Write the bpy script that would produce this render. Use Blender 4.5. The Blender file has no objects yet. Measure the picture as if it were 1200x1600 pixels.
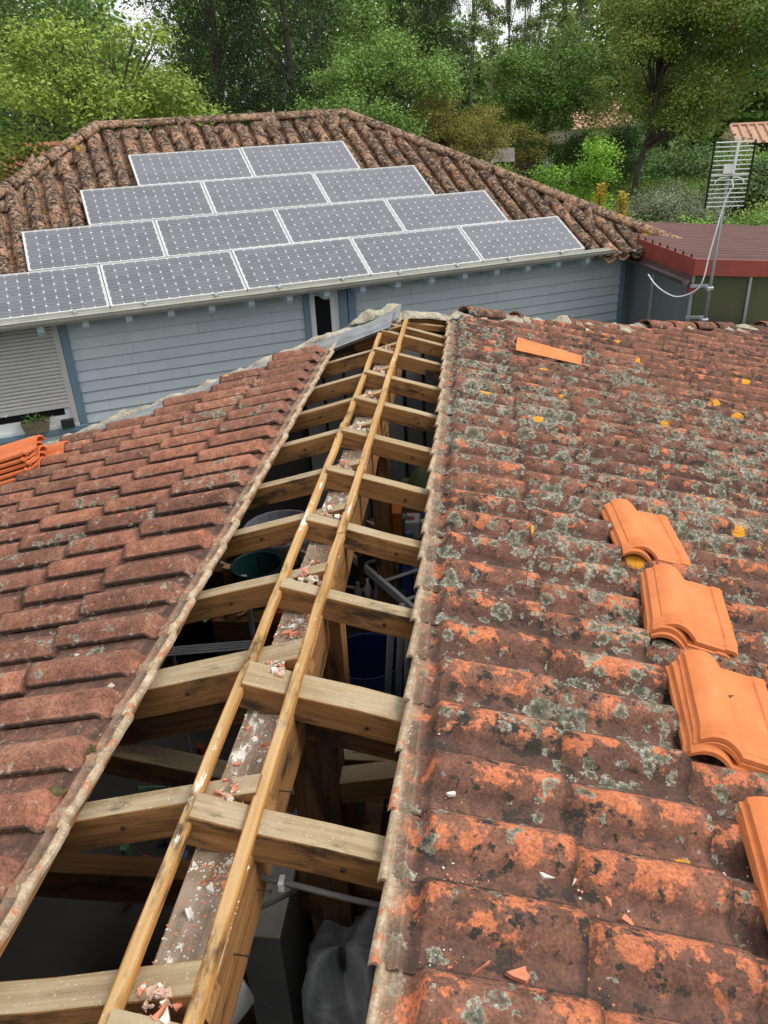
import bpy, bmesh, math, random
import numpy as np
from mathutils import Matrix, Vector

random.seed(7)
rng = np.random.default_rng(11)
R = math.radians
scene = bpy.context.scene

# ------------------------------------------------------------------ camera
CAM = Vector((0.6175, 0.0, 1.6))
def cam_axes(pitch, yaw, roll):
    f = Vector((math.sin(yaw) * math.cos(pitch), math.cos(yaw) * math.cos(pitch), -math.sin(pitch)))
    r = Vector((math.cos(yaw), -math.sin(yaw), 0))
    u = r.cross(f)
    c, s = math.cos(roll), math.sin(roll)
    return r * c + u * s, -r * s + u * c, f
cr, cu, cf = cam_axes(R(27.377), R(-7.023), R(-2.873))
cd = bpy.data.cameras.new('camera')
cam = bpy.data.objects.new('camera', cd)
scene.collection.objects.link(cam)
cam.matrix_world = Matrix(((cr.x, cu.x, -cf.x, CAM.x), (cr.y, cu.y, -cf.y, CAM.y), (cr.z, cu.z, -cf.z, CAM.z), (0, 0, 0, 1)))
cd.sensor_fit = 'VERTICAL'
cd.sensor_height = 36
cd.lens = 36 * 1225.5 / 1600
cd.clip_start = 0.05
cd.clip_end = 600
scene.camera = cam

# ------------------------------------------------------------------ light: bright overcast
SUN_EL, SUN_AZ = 52, 88             # azimuth clockwise from +Y: veiled sun high on the right, a little behind
world = bpy.data.worlds.new('World')
scene.world = world
world.use_nodes = True
wt = world.node_tree
wt.nodes.clear()
sky = wt.nodes.new('ShaderNodeTexSky')
sky.sky_type = 'NISHITA'
sky.sun_disc = False
sky.sun_elevation = R(SUN_EL)
sky.sun_rotation = R(SUN_AZ)
sky.air_density = 1.0
sky.dust_density = 6.0
sky.ozone_density = 1.0
hsv = wt.nodes.new('ShaderNodeHueSaturation')
hsv.inputs['Saturation'].default_value = 0.12
mixw = wt.nodes.new('ShaderNodeMixRGB')
mixw.inputs[0].default_value = 0.75
mixw.inputs[2].default_value = (7.4, 7.5, 7.6, 1)       # the even grey-white of the cloud layer
bg = wt.nodes.new('ShaderNodeBackground')
bg.inputs[1].default_value = 0.12
wo = wt.nodes.new('ShaderNodeOutputWorld')
wt.links.new(sky.outputs[0], hsv.inputs['Color'])
wt.links.new(hsv.outputs[0], mixw.inputs[1])
wt.links.new(mixw.outputs[0], bg.inputs[0])
wt.links.new(bg.outputs[0], wo.inputs[0])
sd = bpy.data.lights.new('sun', 'SUN')
sd.energy = 1.5
sd.angle = R(24)
sd.color = (1.0, 0.955, 0.89)
sun = bpy.data.objects.new('sun', sd)
scene.collection.objects.link(sun)
sdir = Vector((math.sin(R(SUN_AZ)) * math.cos(R(SUN_EL)), math.cos(R(SUN_AZ)) * math.cos(R(SUN_EL)), math.sin(R(SUN_EL))))
sun.rotation_euler = sdir.to_track_quat('Z', 'Y').to_euler()
vs = scene.view_settings
vs.view_transform = 'Standard'
vs.look = 'None'
vs.exposure = 0.6
vs.gamma = 1.0
vs.use_curve_mapping = False
scene.cycles.max_bounces = 6
scene.cycles.diffuse_bounces = 4
scene.cycles.transparent_max_bounces = 8
scene.cycles.use_denoising = True

# ------------------------------------------------------------------ object helpers
COL = scene.collection
WM = {}
def link(o, parent=None, M=None):
    COL.objects.link(o)
    M = M if M is not None else Matrix.Identity(4)
    WM[o.name] = M
    if parent is not None:
        o.parent = parent
        o.matrix_parent_inverse = WM[parent.name].inverted()
    o.matrix_basis = M
    return o
def tag(o, label=None, cat=None, group=None, kind=None):
    if label: o['label'] = label
    if cat: o['category'] = cat
    if group: o['group'] = group
    if kind: o['kind'] = kind
    return o
def thing(name, label, cat, loc=(0, 0, 0), rz=0.0, group=None, M=None):
    o = bpy.data.objects.new(name, None)
    o.empty_display_size = 0.1
    M = M if M is not None else Matrix.Translation(Vector(loc)) @ Matrix.Rotation(rz, 4, 'Z')
    link(o, None, M)
    return tag(o, label, cat, group)
def put(name, me, parent=None, M=None):
    return link(bpy.data.objects.new(name, me), parent, M)
def frame(o, x, y, z=None):
    x = Vector(x).normalized(); y = Vector(y)
    zz = x.cross(y).normalized(); y = zz.cross(x)
    return Matrix(((x.x, y.x, zz.x, o[0]), (x.y, y.y, zz.y, o[1]), (x.z, y.z, zz.z, o[2]), (0, 0, 0, 1)))

class MB:
    """collects vertices and faces of one mesh"""
    def __init__(s): s.v, s.f, s.m = [], [], []
    def add(s, vs_, fs, m=0):
        n = len(s.v)
        s.v += [tuple(p) for p in vs_]
        for f in fs:
            s.f.append(tuple(i + n for i in f)); s.m.append(m)
    def box(s, c, d, m=0, M=None, top=None):
        hx, hy, hz = d[0] / 2, d[1] / 2, d[2] / 2
        p = [Vector((c[0] + a * hx, c[1] + b * hy, c[2] + e * hz)) for a in (-1, 1) for b in (-1, 1) for e in (-1, 1)]
        if M: p = [M @ q for q in p]
        s.add(p, [(0, 1, 3, 2), (4, 6, 7, 5), (0, 4, 5, 1), (2, 3, 7, 6), (0, 2, 6, 4)], m)
        s.add(p, [(1, 5, 7, 3)], top if top is not None else m)
    def tube(s, pts, r, n=8, m=0, cap=True):
        pts = [Vector(p) for p in pts]
        rs = r if hasattr(r, '__len__') else [r] * len(pts)
        base = len(s.v)
        for i, p in enumerate(pts):
            d = (pts[min(i + 1, len(pts) - 1)] - pts[max(i - 1, 0)]).normalized()
            a = d.cross(Vector((0.12, 0.31, 0.94)))
            if a.length < 1e-3: a = d.cross(Vector((1, 0, 0)))
            a.normalize(); b = d.cross(a)
            for k in range(n):
                t = 2 * math.pi * k / n
                s.v.append(tuple(p + (a * math.cos(t) + b * math.sin(t)) * rs[i]))
        for i in range(len(pts) - 1):
            for k in range(n):
                s.f.append((base + i * n + k, base + i * n + (k + 1) % n, base + (i + 1) * n + (k + 1) % n, base + (i + 1) * n + k)); s.m.append(m)
        if cap:
            s.f.append(tuple(base + k for k in reversed(range(n)))); s.m.append(m)
            e = base + (len(pts) - 1) * n
            s.f.append(tuple(e + k for k in range(n))); s.m.append(m)
    def mesh(s, name, mats, smooth=False):
        me = bpy.data.meshes.new(name)
        me.from_pydata(s.v, [], s.f)
        for m in (mats if isinstance(mats, (list, tuple)) else [mats]): me.materials.append(m)
        me.polygons.foreach_set('material_index', s.m)
        if smooth: me.polygons.foreach_set('use_smooth', [True] * len(s.f))
        me.update()
        return me
    def build(s, name, mats, parent=None, M=None, smooth=False):
        return put(name, s.mesh(name, mats, smooth), parent, M)
def bevel(me, w, seg=1):
    bm = bmesh.new(); bm.from_mesh(me)
    bmesh.ops.remove_doubles(bm, verts=bm.verts, dist=1e-5)
    bmesh.ops.recalc_face_normals(bm, faces=bm.faces)
    bmesh.ops.bevel(bm, geom=bm.edges[:], offset=w, segments=seg, affect='EDGES', profile=0.5, clamp_overlap=True)
    bm.to_mesh(me); bm.free()
def quads_mesh(name, co, mat, tint=None, quad=4, smooth=False):
    """co: (n*quad,3) array -> one mesh of n separate faces"""
    me = bpy.data.meshes.new(name)
    nv = len(co); nf = nv // quad
    me.vertices.add(nv); me.vertices.foreach_set('co', np.asarray(co, np.float32).ravel())
    me.loops.add(nv); me.loops.foreach_set('vertex_index', np.arange(nv, dtype=np.int32))
    me.polygons.add(nf); me.polygons.foreach_set('loop_start', np.arange(0, nv, quad, dtype=np.int32))
    if tint is not None:
        a = me.attributes.new('tint', 'FLOAT', 'POINT')
        a.data.foreach_set('value', np.asarray(tint, np.float32))
    me.materials.append(mat)
    me.update(calc_edges=True)
    return me
def grid_mesh(name, V, F, mats, attrs=None, smooth=True):
    me = bpy.data.meshes.new(name)
    me.from_pydata([tuple(p) for p in V], [], [tuple(f) for f in F])
    for m in (mats if isinstance(mats, (list, tuple)) else [mats]): me.materials.append(m)
    if attrs:
        for k, a in attrs.items():
            at = me.attributes.new(k, 'FLOAT', 'POINT')
            at.data.foreach_set('value', np.asarray(a, np.float32))
    if smooth: me.polygons.foreach_set('use_smooth', [True] * len(me.polygons))
    me.update()
    return me

# ------------------------------------------------------------------ material helpers
class NT:
    def __init__(s, name):
        s.m = bpy.data.materials.new(name); s.m.use_nodes = True
        s.t = s.m.node_tree; s.n = s.t.nodes
        s.b = s.n['Principled BSDF']
    def L(s, a, b): s.t.links.new(a, b)
    def val(s, sock, v):
        if hasattr(v, 'links') or isinstance(v, bpy.types.NodeSocket): s.L(v, sock)
        elif isinstance(v, (tuple, list)): sock.default_value = (*v, 1) if len(v) == 3 and len(sock.default_value) == 4 else v
        else: sock.default_value = v
    def coord(s, kind='Object'):
        if kind == 'World': return s.n.new('ShaderNodeNewGeometry').outputs['Position']
        return s.n.new('ShaderNodeTexCoord').outputs[kind]
    def mapping(s, v, scale=(1, 1, 1), loc=(0, 0, 0)):
        n = s.n.new('ShaderNodeMapping'); s.L(v, n.inputs[0])
        n.inputs['Scale'].default_value = scale; n.inputs['Location'].default_value = loc
        return n.outputs[0]
    def noise(s, v, scale, detail=4, rough=0.55, dist=0.0, out=0):
        n = s.n.new('ShaderNodeTexNoise'); s.L(v, n.inputs['Vector'])
        n.inputs['Scale'].default_value = scale; n.inputs['Detail'].default_value = detail
        n.inputs['Roughness'].default_value = rough; n.inputs['Distortion'].default_value = dist
        return n.outputs[out]
    def voro(s, v, scale, feature='F1'):
        n = s.n.new('ShaderNodeTexVoronoi'); s.L(v, n.inputs['Vector'])
        n.feature = feature; n.inputs['Scale'].default_value = scale
        return n
    def math(s, op, a, b=0.0, clamp=False):
        n = s.n.new('ShaderNodeMath'); n.operation = op; n.use_clamp = clamp
        s.val(n.inputs[0], a); s.val(n.inputs[1], b)
        return n.outputs[0]
    def rng(s, v, a, b, c=0.0, d=1.0):
        n = s.n.new('ShaderNodeMapRange'); n.interpolation_type = 'SMOOTHSTEP'
        s.val(n.inputs[0], v); n.inputs[1].default_value = a; n.inputs[2].default_value = b
        n.inputs[3].default_value = c; n.inputs[4].default_value = d
        return n.outputs[0]
    def ramp(s, v, stops):
        n = s.n.new('ShaderNodeValToRGB'); s.L(v, n.inputs[0])
        e = n.color_ramp.elements
        while len(e) < len(stops): e.new(0.5)
        for i, (p, c) in enumerate(stops):
            e[i].position = p; e[i].color = (*c, 1)
        return n.outputs[0]
    def mix(s, f, a, b, mode='MIX'):
        n = s.n.new('ShaderNodeMixRGB'); n.blend_type = mode
        s.val(n.inputs[0], f); s.val(n.inputs[1], a); s.val(n.inputs[2], b)
        return n.outputs[0]
    def attr(s, name):
        n = s.n.new('ShaderNodeAttribute'); n.attribute_name = name
        return n.outputs['Fac']
    def rand(s): return s.n.new('ShaderNodeObjectInfo').outputs['Random']
    def bump(s, h, strength=0.4, dist=0.01):
        n = s.n.new('ShaderNodeBump'); n.inputs['Strength'].default_value = strength; n.inputs['Distance'].default_value = dist
        s.L(h, n.inputs['Height']); s.L(n.outputs[0], s.b.inputs['Normal'])
    def color(s, c): s.val(s.b.inputs['Base Color'], c)
    def set(s, **k):
        for a, v in k.items(): s.val(s.b.inputs[a.replace('_', ' ')], v)
        return s.m

def plain(name, col, rough=0.7, var=0.25, scale=6.0, metal=0.0, bump=0.15, kind='Object'):
    t = NT(name)
    v = t.coord(kind)
    n = t.noise(v, scale, 5)
    dark = tuple(c * (1 - var) for c in col); light = tuple(min(1, c * (1 + var)) for c in col)
    c = t.ramp(n, [(0.25, dark), (0.75, light)])
    t.color(c)
    if bump: t.bump(t.noise(v, scale * 9, 3), bump, 0.004)
    return t.set(Roughness=rough, Metallic=metal)

def tile_material(name, dark, mid, light, flake, flake_amt, lichen_amt, black_amt, yellow_amt, dust=0.0, dens_y=None, pan_dirt_shade=0.55):
    t = NT(name)
    P = t.coord('World')
    roll = t.attr('roll'); head = t.attr('head')
    n1 = t.noise(P, 13, 7, 0.6); n2 = t.noise(P, 110, 3, 0.6); n3 = t.noise(P, 2.2, 3)
    c = t.ramp(t.math('ADD', t.math('MULTIPLY', n1, 0.7), t.math('MULTIPLY', n3, 0.3)), [(0.32, dark), (0.5, mid), (0.68, light)])
    c = t.mix(0.8, c, t.ramp(t.rand(), [(0.0, (0.62, 0.64, 0.67)), (0.5, (1, 1, 1)), (1.0, (1.36, 1.24, 1.17))]), 'MULTIPLY')
    # dark algae film
    nb = t.noise(P, 21, 9, 0.68)
    mb = t.rng(t.math('ADD', nb, t.math('MULTIPLY', t.noise(P, 1.7, 2), 0.25)), 0.735 - black_amt, 0.785 - black_amt)
    # flaked off skin, bare orange clay, mostly along the rolls
    nf = t.noise(P, 14, 8, 0.70, 0.2)
    nf2 = t.noise(P, 3.3, 2)
    ff = t.math('ADD', t.math('ADD', nf, t.math('MULTIPLY', roll, 0.15)), t.math('MULTIPLY', nf2, 0.28))
    if dens_y:
        sy0 = t.n.new('ShaderNodeSeparateXYZ'); t.L(P, sy0.inputs[0])
        ff = t.math('SUBTRACT', ff, t.rng(sy0.outputs[1], 1.6, 5.0, 0.0, 0.065))
    mf = t.rng(ff, 0.85 - flake_amt, 0.895 - flake_amt)
    mb = t.math('MULTIPLY', mb, t.math('SUBTRACT', 1.0, t.math('MULTIPLY', mf, 0.75)))
    c = t.mix(mf, c, t.mix(n1, tuple(x * 0.62 for x in flake), tuple(min(1, x * 1.2) for x in flake)))
    c = t.mix(mb, c, (0.03, 0.027, 0.023))
    c = t.mix(0.85, c, t.ramp(t.math('ADD', t.math('MULTIPLY', n2, 0.6), t.math('MULTIPLY', t.noise(P, 42, 4, 0.65), 0.4)), [(0.33, (0.35, 0.35, 0.36)), (0.5, (0.95, 0.95, 0.95)), (0.68, (1.6, 1.5, 1.4))]), 'MULTIPLY')
    pd = t.math('MULTIPLY', t.rng(roll, 0.55, 0.0), t.rng(t.noise(P, 18, 5, 0.65), 0.22, 0.62))  # pans darkened with dirt and with painted-in shade between the rolls
    c = t.mix(t.math('MULTIPLY', pd, pan_dirt_shade), c, (0.055, 0.038, 0.032))
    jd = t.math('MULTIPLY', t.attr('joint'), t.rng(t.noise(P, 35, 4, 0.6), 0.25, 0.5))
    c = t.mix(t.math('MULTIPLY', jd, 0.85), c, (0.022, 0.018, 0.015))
    # crustose lichen rosettes
    dn = t.n.new('ShaderNodeVectorMath'); dn.operation = 'MULTIPLY_ADD'
    t.L(t.noise(P, 20, 6, 0.72, out=1), dn.inputs[0]); dn.inputs[1].default_value = (0.095, 0.095, 0.095); t.L(P, dn.inputs[2])
    area = t.math('ADD', t.noise(P, 1.1, 3), t.math('MULTIPLY', t.noise(P, 5, 2), 0.35))
    if dens_y:
        sep = t.n.new('ShaderNodeSeparateXYZ'); t.L(P, sep.inputs[0])
        area = t.math('ADD', area, t.rng(sep.outputs[1], dens_y[0], dens_y[1], 0.0, dens_y[2]))
        area = t.math('SUBTRACT', area, t.rng(t.math('ADD', sep.outputs[1], t.math('MULTIPLY', sep.outputs[0], 0.5)), dens_y[3], dens_y[4], 0.0, dens_y[5]))
    hgt = t.math('MULTIPLY', n2, 0.35)
    grain = t.noise(P, 75, 4, 0.72)
    for sc_, amt, seed in ((10.0, lichen_amt * 0.85, 0.0), (23.0, lichen_amt * 1.1, 3.7)):
        vn = t.voro(t.mapping(dn.outputs[0], (1, 1, 1), (seed, seed * 2, seed)), sc_)
        sepc = t.n.new('ShaderNodeSeparateColor'); t.L(vn.outputs['Color'], sepc.inputs[0])
        rad = t.math('MULTIPLY', t.rng(t.math('ADD', sepc.outputs[0], t.math('MULTIPLY', t.math('SUBTRACT', area, 0.67), 1.6)), 1.0 - amt, 1.45 - amt), 0.62)
        q = t.math('DIVIDE', vn.outputs['Distance'], t.math('MAXIMUM', rad, 0.02))
        mask = t.rng(q, 1.0, 0.9)
        q2 = t.math('ADD', q, t.math('MULTIPLY', t.math('SUBTRACT', grain, 0.5), 1.3))
        lc = t.ramp(q2, [(0.05, (0.026, 0.029, 0.02)), (0.45, (0.085, 0.09, 0.062)), (0.8, (0.19, 0.19, 0.142)), (1.05, (0.37, 0.365, 0.295))])
        mk = t.math('MULTIPLY', mask, t.rng(grain, 0.36, 0.50))
        c = t.mix(mk, c, lc)
    if yellow_amt:
        vy = t.voro(t.mapping(dn.outputs[0], (1, 1, 1), (9.1, 4.2, 1.3)), 8.0)
        sy = t.n.new('ShaderNodeSeparateColor'); t.L(vy.outputs['Color'], sy.inputs[0])
        ry = t.math('MULTIPLY', t.rng(sy.outputs[1], 1 - yellow_amt, 1.0), 0.38)
        my = t.rng(t.math('DIVIDE', vy.outputs['Distance'], t.math('MAXIMUM', ry, 0.02)), 1.0, 0.8)
        my = t.math('MULTIPLY', my, t.rng(t.noise(P, 60, 5, 0.7), 0.35, 0.5))
        c = t.mix(my, c, t.mix(n2, (0.55, 0.21, 0.01), (0.75, 0.36, 0.03)))
    # tile heads that lay under the ridge: pale dusty clay, grit in the grooves
    gr = t.noise(P, 130, 4, 0.7)
    hc = t.ramp(t.math('ADD', t.math('MULTIPLY', t.noise(P, 24, 5), 0.6), t.math('MULTIPLY', gr, 0.4)), [(0.34, (0.20, 0.135, 0.085)), (0.5, (0.36, 0.27, 0.175)), (0.66, (0.52, 0.44, 0.32))])
    hc = t.mix(t.rng(t.noise(P, 30, 6, 0.65), 0.56, 0.6), hc, t.mix(n1, (0.34, 0.12, 0.06), (0.5, 0.2, 0.1)))
    groove = t.attr('groove')
    hc = t.mix(t.math('MULTIPLY', groove, t.rng(gr, 0.35, 0.55)), hc, (0.085, 0.07, 0.055))
    hc = t.mix(t.math('MULTIPLY', t.rng(gr, 0.60, 0.66), 0.8), hc, (0.58, 0.52, 0.44))
    c = t.mix(head, c, hc)
    if dust:
        md = t.rng(t.math('ADD', t.noise(P, 33, 8, 0.7), t.math('MULTIPLY', t.noise(P, 1.5, 2), 0.3)), 0.80 - dust, 0.9 - dust)
        c = t.mix(t.math('MULTIPLY', md, 0.7), c, (0.4, 0.33, 0.27))
    hgt = t.math('ADD', hgt, t.math('MULTIPLY', n1, 0.5))
    t.color(c)
    t.bump(hgt, 0.75, 0.008)
    return t.set(Roughness=0.9, Specular_IOR_Level=0.25)

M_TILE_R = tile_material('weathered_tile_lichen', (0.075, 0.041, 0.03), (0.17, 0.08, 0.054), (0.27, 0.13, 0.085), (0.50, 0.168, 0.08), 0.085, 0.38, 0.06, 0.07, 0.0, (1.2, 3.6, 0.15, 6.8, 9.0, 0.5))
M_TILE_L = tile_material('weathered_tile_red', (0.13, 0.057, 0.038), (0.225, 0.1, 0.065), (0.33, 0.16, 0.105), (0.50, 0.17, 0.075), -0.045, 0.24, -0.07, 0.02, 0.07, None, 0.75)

def canal_material(name, dark, beige):
    t = NT(name)
    P = t.coord('World')
    n1 = t.noise(P, 8, 5, 0.65); n2 = t.noise(P, 40, 3, 0.65)
    c = t.ramp(n1, [(0.3, (0.08, 0.055, 0.04)), (0.45, (0.19, 0.115, 0.078)), (0.6, (0.33, 0.185, 0.12)), (0.75, (0.42, 0.27, 0.19))])
    c = t.mix(0.8, c, t.ramp(t.rand(), [(0.0, (0.42, 0.42, 0.42)), (0.5, (0.9, 0.88, 0.85)), (1.0, (1.5, 1.3, 1.15))]), 'MULTIPLY')
    c = t.mix(0.7, c, t.ramp(n2, [(0.35, (0.4, 0.4, 0.4)), (0.65, (1.5, 1.5, 1.5))]), 'MULTIPLY')
    tp = t.attr('roll')
    mblack = t.rng(t.math('ADD', t.noise(P, 11, 6, 0.7), t.math('MULTIPLY', tp, 0.12)), 0.60 - dark, 0.67 - dark)
    c = t.mix(t.math('MULTIPLY', mblack, 0.9), c, (0.028, 0.024, 0.02))
    ml = t.rng(t.noise(P, 21, 6, 0.7), 0.60 - beige, 0.65 - beige)
    c = t.mix(t.math('MULTIPLY', ml, 0.8), c, t.mix(n2, (0.22, 0.15, 0.10), (0.5, 0.39, 0.28)))
    my = t.math('MULTIPLY', t.rng(t.noise(P, 2.2, 4, 0.7), 0.62, 0.68), t.rng(n2, 0.4, 0.52))
    c = t.mix(my, c, (0.36, 0.18, 0.015))
    t.color(c)
    t.bump(t.math('ADD', n1, t.math('MULTIPLY', n2, 0.8)), 0.9, 0.02)
    return t.set(Roughness=0.92, Specular_IOR_Level=0.2)
M_RIDGE = canal_material('old_ridge_tile', 0.0, 0.09)
M_CANAL = canal_material('old_canal_tile', 0.035, 0.07)

def new_clay(name, a, b):
    t = NT(name)
    v = t.coord('Object')
    n = t.noise(v, 9, 5, 0.6); n2 = t.noise(v, 160, 2)
    c = t.ramp(n, [(0.3, a), (0.7, b)])
    c = t.mix(0.25, c, t.ramp(n2, [(0.3, (0.7, 0.7, 0.7)), (0.7, (1.15, 1.15, 1.15))]), 'MULTIPLY')
    c = t.mix(0.6, c, t.ramp(t.noise(v, 3.5, 4), [(0.3, (0.82, 0.8, 0.78)), (0.7, (1.1, 1.1, 1.12))]), 'MULTIPLY')
    c = t.mix(t.math('MULTIPLY', t.rng(t.noise(v, 26, 6, 0.7), 0.60, 0.72), 0.35), c, (0.62, 0.36, 0.24))
    s = t.rng(t.noise(t.mapping(v, (4, 60, 4)), 1.0, 4), 0.69, 0.74)
    c = t.mix(t.math('MULTIPLY', s, 0.35), c, (0.75, 0.5, 0.36))
    t.color(c); t.bump(n2, 0.12, 0.002)
    return t.set(Roughness=0.72, Specular_IOR_Level=0.3)
M_NEW = new_clay('new_orange_clay', (0.54, 0.16, 0.05), (0.67, 0.22, 0.073))
M_NEW2 = new_clay('new_red_clay', (0.52, 0.13, 0.045), (0.60, 0.17, 0.06))

def wood(name, dark, mid, light, grey=0.0, stain=0.0, grain=26.0, paint=0.0, greycol=(0.34, 0.29, 0.22)):
    t = NT(name)
    v = t.coord('Object')
    off = t.n.new('ShaderNodeVectorMath'); off.operation = 'ADD'; t.L(v, off.inputs[0])
    cmb = t.n.new('ShaderNodeCombineXYZ'); r = t.rand()
    for i, k in enumerate((17.0, 3.1, 5.3)): t.L(t.math('MULTIPLY', r, k), cmb.inputs[i])
    t.L(cmb.outputs[0], off.inputs[1]); v = off.outputs[0]
    g = t.noise(t.mapping(v, (1.1, grain, grain)), 1.0, 6, 0.6, 1.2)
    g2 = t.noise(t.mapping(v, (6, grain * 5, grain * 5)), 1.0, 3)
    c = t.ramp(t.math('ADD', t.math('MULTIPLY', g, 0.75), t.math('MULTIPLY', g2, 0.25)), [(0.3, dark), (0.5, mid), (0.7, light)])
    vk = t.voro(t.mapping(v, (2.6, 11, 11)), 1.0)
    sk = t.n.new('ShaderNodeSeparateColor'); t.L(vk.outputs['Color'], sk.inputs[0])
    knot = t.math('MULTIPLY', t.rng(vk.outputs['Distance'], 0.17, 0.05), t.rng(sk.outputs[0], 0.68, 0.72))
    c = t.mix(t.math('MULTIPLY', knot, 0.85), c, tuple(x * 0.35 for x in dark))
    if grey:
        c = t.mix(t.rng(t.noise(v, 5, 6, 0.65), 0.62 - grey, 0.8 - grey), c, t.mix(g2, tuple(x * 0.75 for x in greycol), tuple(x * 1.2 for x in greycol)))
        c = t.mix(t.rng(t.noise(v, 90, 4, 0.7), 0.62, 0.68), c, (0.5, 0.45, 0.37))
    if stain:
        c = t.mix(t.rng(t.noise(t.mapping(v, (3, 9, 9)), 1.0, 6, 0.7), 0.62 - stain * 0.3, 0.8 - stain * 0.3), c, (0.05, 0.034, 0.022))
    if paint:
        c = t.mix(t.math('MULTIPLY', t.rng(t.noise(t.mapping(v, (3.5, 12, 12)), 1.0, 7, 0.7), 0.70 - paint, 0.76 - paint), 0.85), c, (0.72, 0.69, 0.62))
    t.color(c)
    t.bump(t.math('ADD', g, t.math('MULTIPLY', g2, 0.5)), 0.5, 0.003)
    return t.set(Roughness=0.92, Specular_IOR_Level=0.1)
M_RAFT = wood('sawn_pine_side', (0.13, 0.056, 0.02), (0.255, 0.125, 0.047), (0.38, 0.205, 0.085), stain=0.42)
M_RAFT_TOP = wood('sawn_pine_dusty_top', (0.2, 0.14, 0.075), (0.31, 0.235, 0.14), (0.42, 0.335, 0.215), grey=0.16, stain=0.12, greycol=(0.36, 0.285, 0.19))
M_BATTEN = wood('new_batten_pine', (0.29, 0.165, 0.065), (0.43, 0.27, 0.12), (0.53, 0.36, 0.19), grey=0.03, stain=0.30, paint=0.10)
M_BATTEN_SIDE = wood('new_batten_pine_side', (0.24, 0.11, 0.03), (0.38, 0.19, 0.06), (0.5, 0.28, 0.1), stain=0.3, paint=0.03)
M_BEAM_TOP = wood('ridge_beam_dusty', (0.12, 0.085, 0.055), (0.21, 0.155, 0.105), (0.31, 0.24, 0.17), grey=0.16, stain=0.25, paint=0.13, greycol=(0.3, 0.23, 0.18))
M_OLDBEAM = wood('old_oak', (0.07, 0.035, 0.016), (0.14, 0.072, 0.032), (0.22, 0.12, 0.055), stain=0.5)

def mortar_material():
    t = NT('lime_mortar')
    P = t.coord('World')
    n = t.noise(P, 9, 6, 0.65); n2 = t.noise(P, 60, 5, 0.7)
    c = t.ramp(n, [(0.3, (0.22, 0.19, 0.14)), (0.5, (0.43, 0.39, 0.3)), (0.7, (0.6, 0.56, 0.45))])
    c = t.mix(t.rng(n2, 0.56, 0.66), c, (0.12, 0.115, 0.085))
    c = t.mix(t.rng(t.noise(P, 4, 5, 0.6), 0.62, 0.7), c, (0.42, 0.17, 0.1))
    t.color(c); t.bump(t.math('ADD', n, n2), 0.9, 0.02)
    return t.set(Roughness=0.95, Specular_IOR_Level=0.1)
M_MORTAR = mortar_material()
M_ZINC = plain('weathered_zinc', (0.2, 0.205, 0.21), 0.7, 0.45, 9, 0.15, 0.5)
M_METAL = plain('galvanised_steel', (0.36, 0.38, 0.4), 0.45, 0.15, 12, 0.6)
M_DARKMETAL = plain('rusty_nail', (0.07, 0.05, 0.04), 0.6, 0.3, 30, 0.6)
def siding():
    t = NT('blue_grey_painted_board')
    v = t.coord('World')
    c = t.ramp(t.noise(v, 2.5, 5), [(0.25, (0.45, 0.515, 0.55)), (0.75, (0.52, 0.585, 0.62))])
    c = t.mix(0.9, c, t.ramp(t.rand(), [(0, (0.9, 0.91, 0.92)), (1, (1.05, 1.04, 1.03))]), 'MULTIPLY')
    st = t.rng(t.noise(t.mapping(v, (9, 9, 0.7)), 1.0, 5, 0.65), 0.56, 0.8)
    c = t.mix(t.math('MULTIPLY', st, 0.35), c, (0.25, 0.27, 0.26))
    t.color(c); t.bump(t.noise(t.mapping(v, (4, 4, 90)), 1.0, 3), 0.12, 0.003)
    return t.set(Roughness=0.6)
M_SIDING = siding()
M_TRIM = plain('blue_painted_trim', (0.15, 0.235, 0.31), 0.55, 0.1, 4, 0, 0.08)
M_TAIL = plain('pale_blue_rafter_end', (0.4, 0.5, 0.56), 0.6, 0.1, 8)
M_WHITE = plain('white_pvc', (0.7, 0.71, 0.72), 0.4, 0.05, 6)
M_SHUT = plain('grey_shutter_slat', (0.5, 0.49, 0.48), 0.5, 0.05, 5, 0, 0.05)
M_GUTTER = plain('pale_grey_gutter', (0.42, 0.42, 0.37), 0.5, 0.18, 5)
M_ALU = plain('anodised_frame', (0.56, 0.57, 0.56), 0.35, 0.05, 5, 0.3, 0)
M_BACKSHEET = NT('white_backsheet_under_glass').set(Base_Color=(0.52, 0.53, 0.54), Roughness=0.12, Coat_Weight=0.6, Coat_Roughness=0.06)
def cell_material():
    t = NT('silicon_cell_under_glass')
    v = t.coord('Object')
    s = t.n.new('ShaderNodeSeparateXYZ'); t.L(v, s.inputs[0])
    w = t.math('ABSOLUTE', t.math('SUBTRACT', t.math('FRACT', t.math('MULTIPLY', t.math('ADD', s.outputs[1], 0.0625), 16.0)), 0.5))
    c = t.mix(t.rng(w, 0.03, 0.0), t.mix(t.rand(), (0.055, 0.057, 0.075), (0.085, 0.087, 0.108)), (0.36, 0.36, 0.39))
    t.color(c)
    return t.set(Roughness=0.3, Coat_Weight=1.0, Coat_Roughness=0.07, Coat_IOR=1.5)
M_CELL = cell_material()
M_PANE = NT('window_pane').set(Base_Color=(0.012, 0.012, 0.014), Roughness=0.04, Specular_IOR_Level=0.5)
M_REDSHEET = plain('maroon_roof_sheet', (0.14, 0.066, 0.058), 0.6, 0.2, 2)
M_REDBOARD = plain('red_fascia_paint', (0.21, 0.036, 0.024), 0.55, 0.15, 4)
M_BROWN = plain('brown_gutter', (0.085, 0.052, 0.047), 0.4, 0.12, 4)
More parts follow.
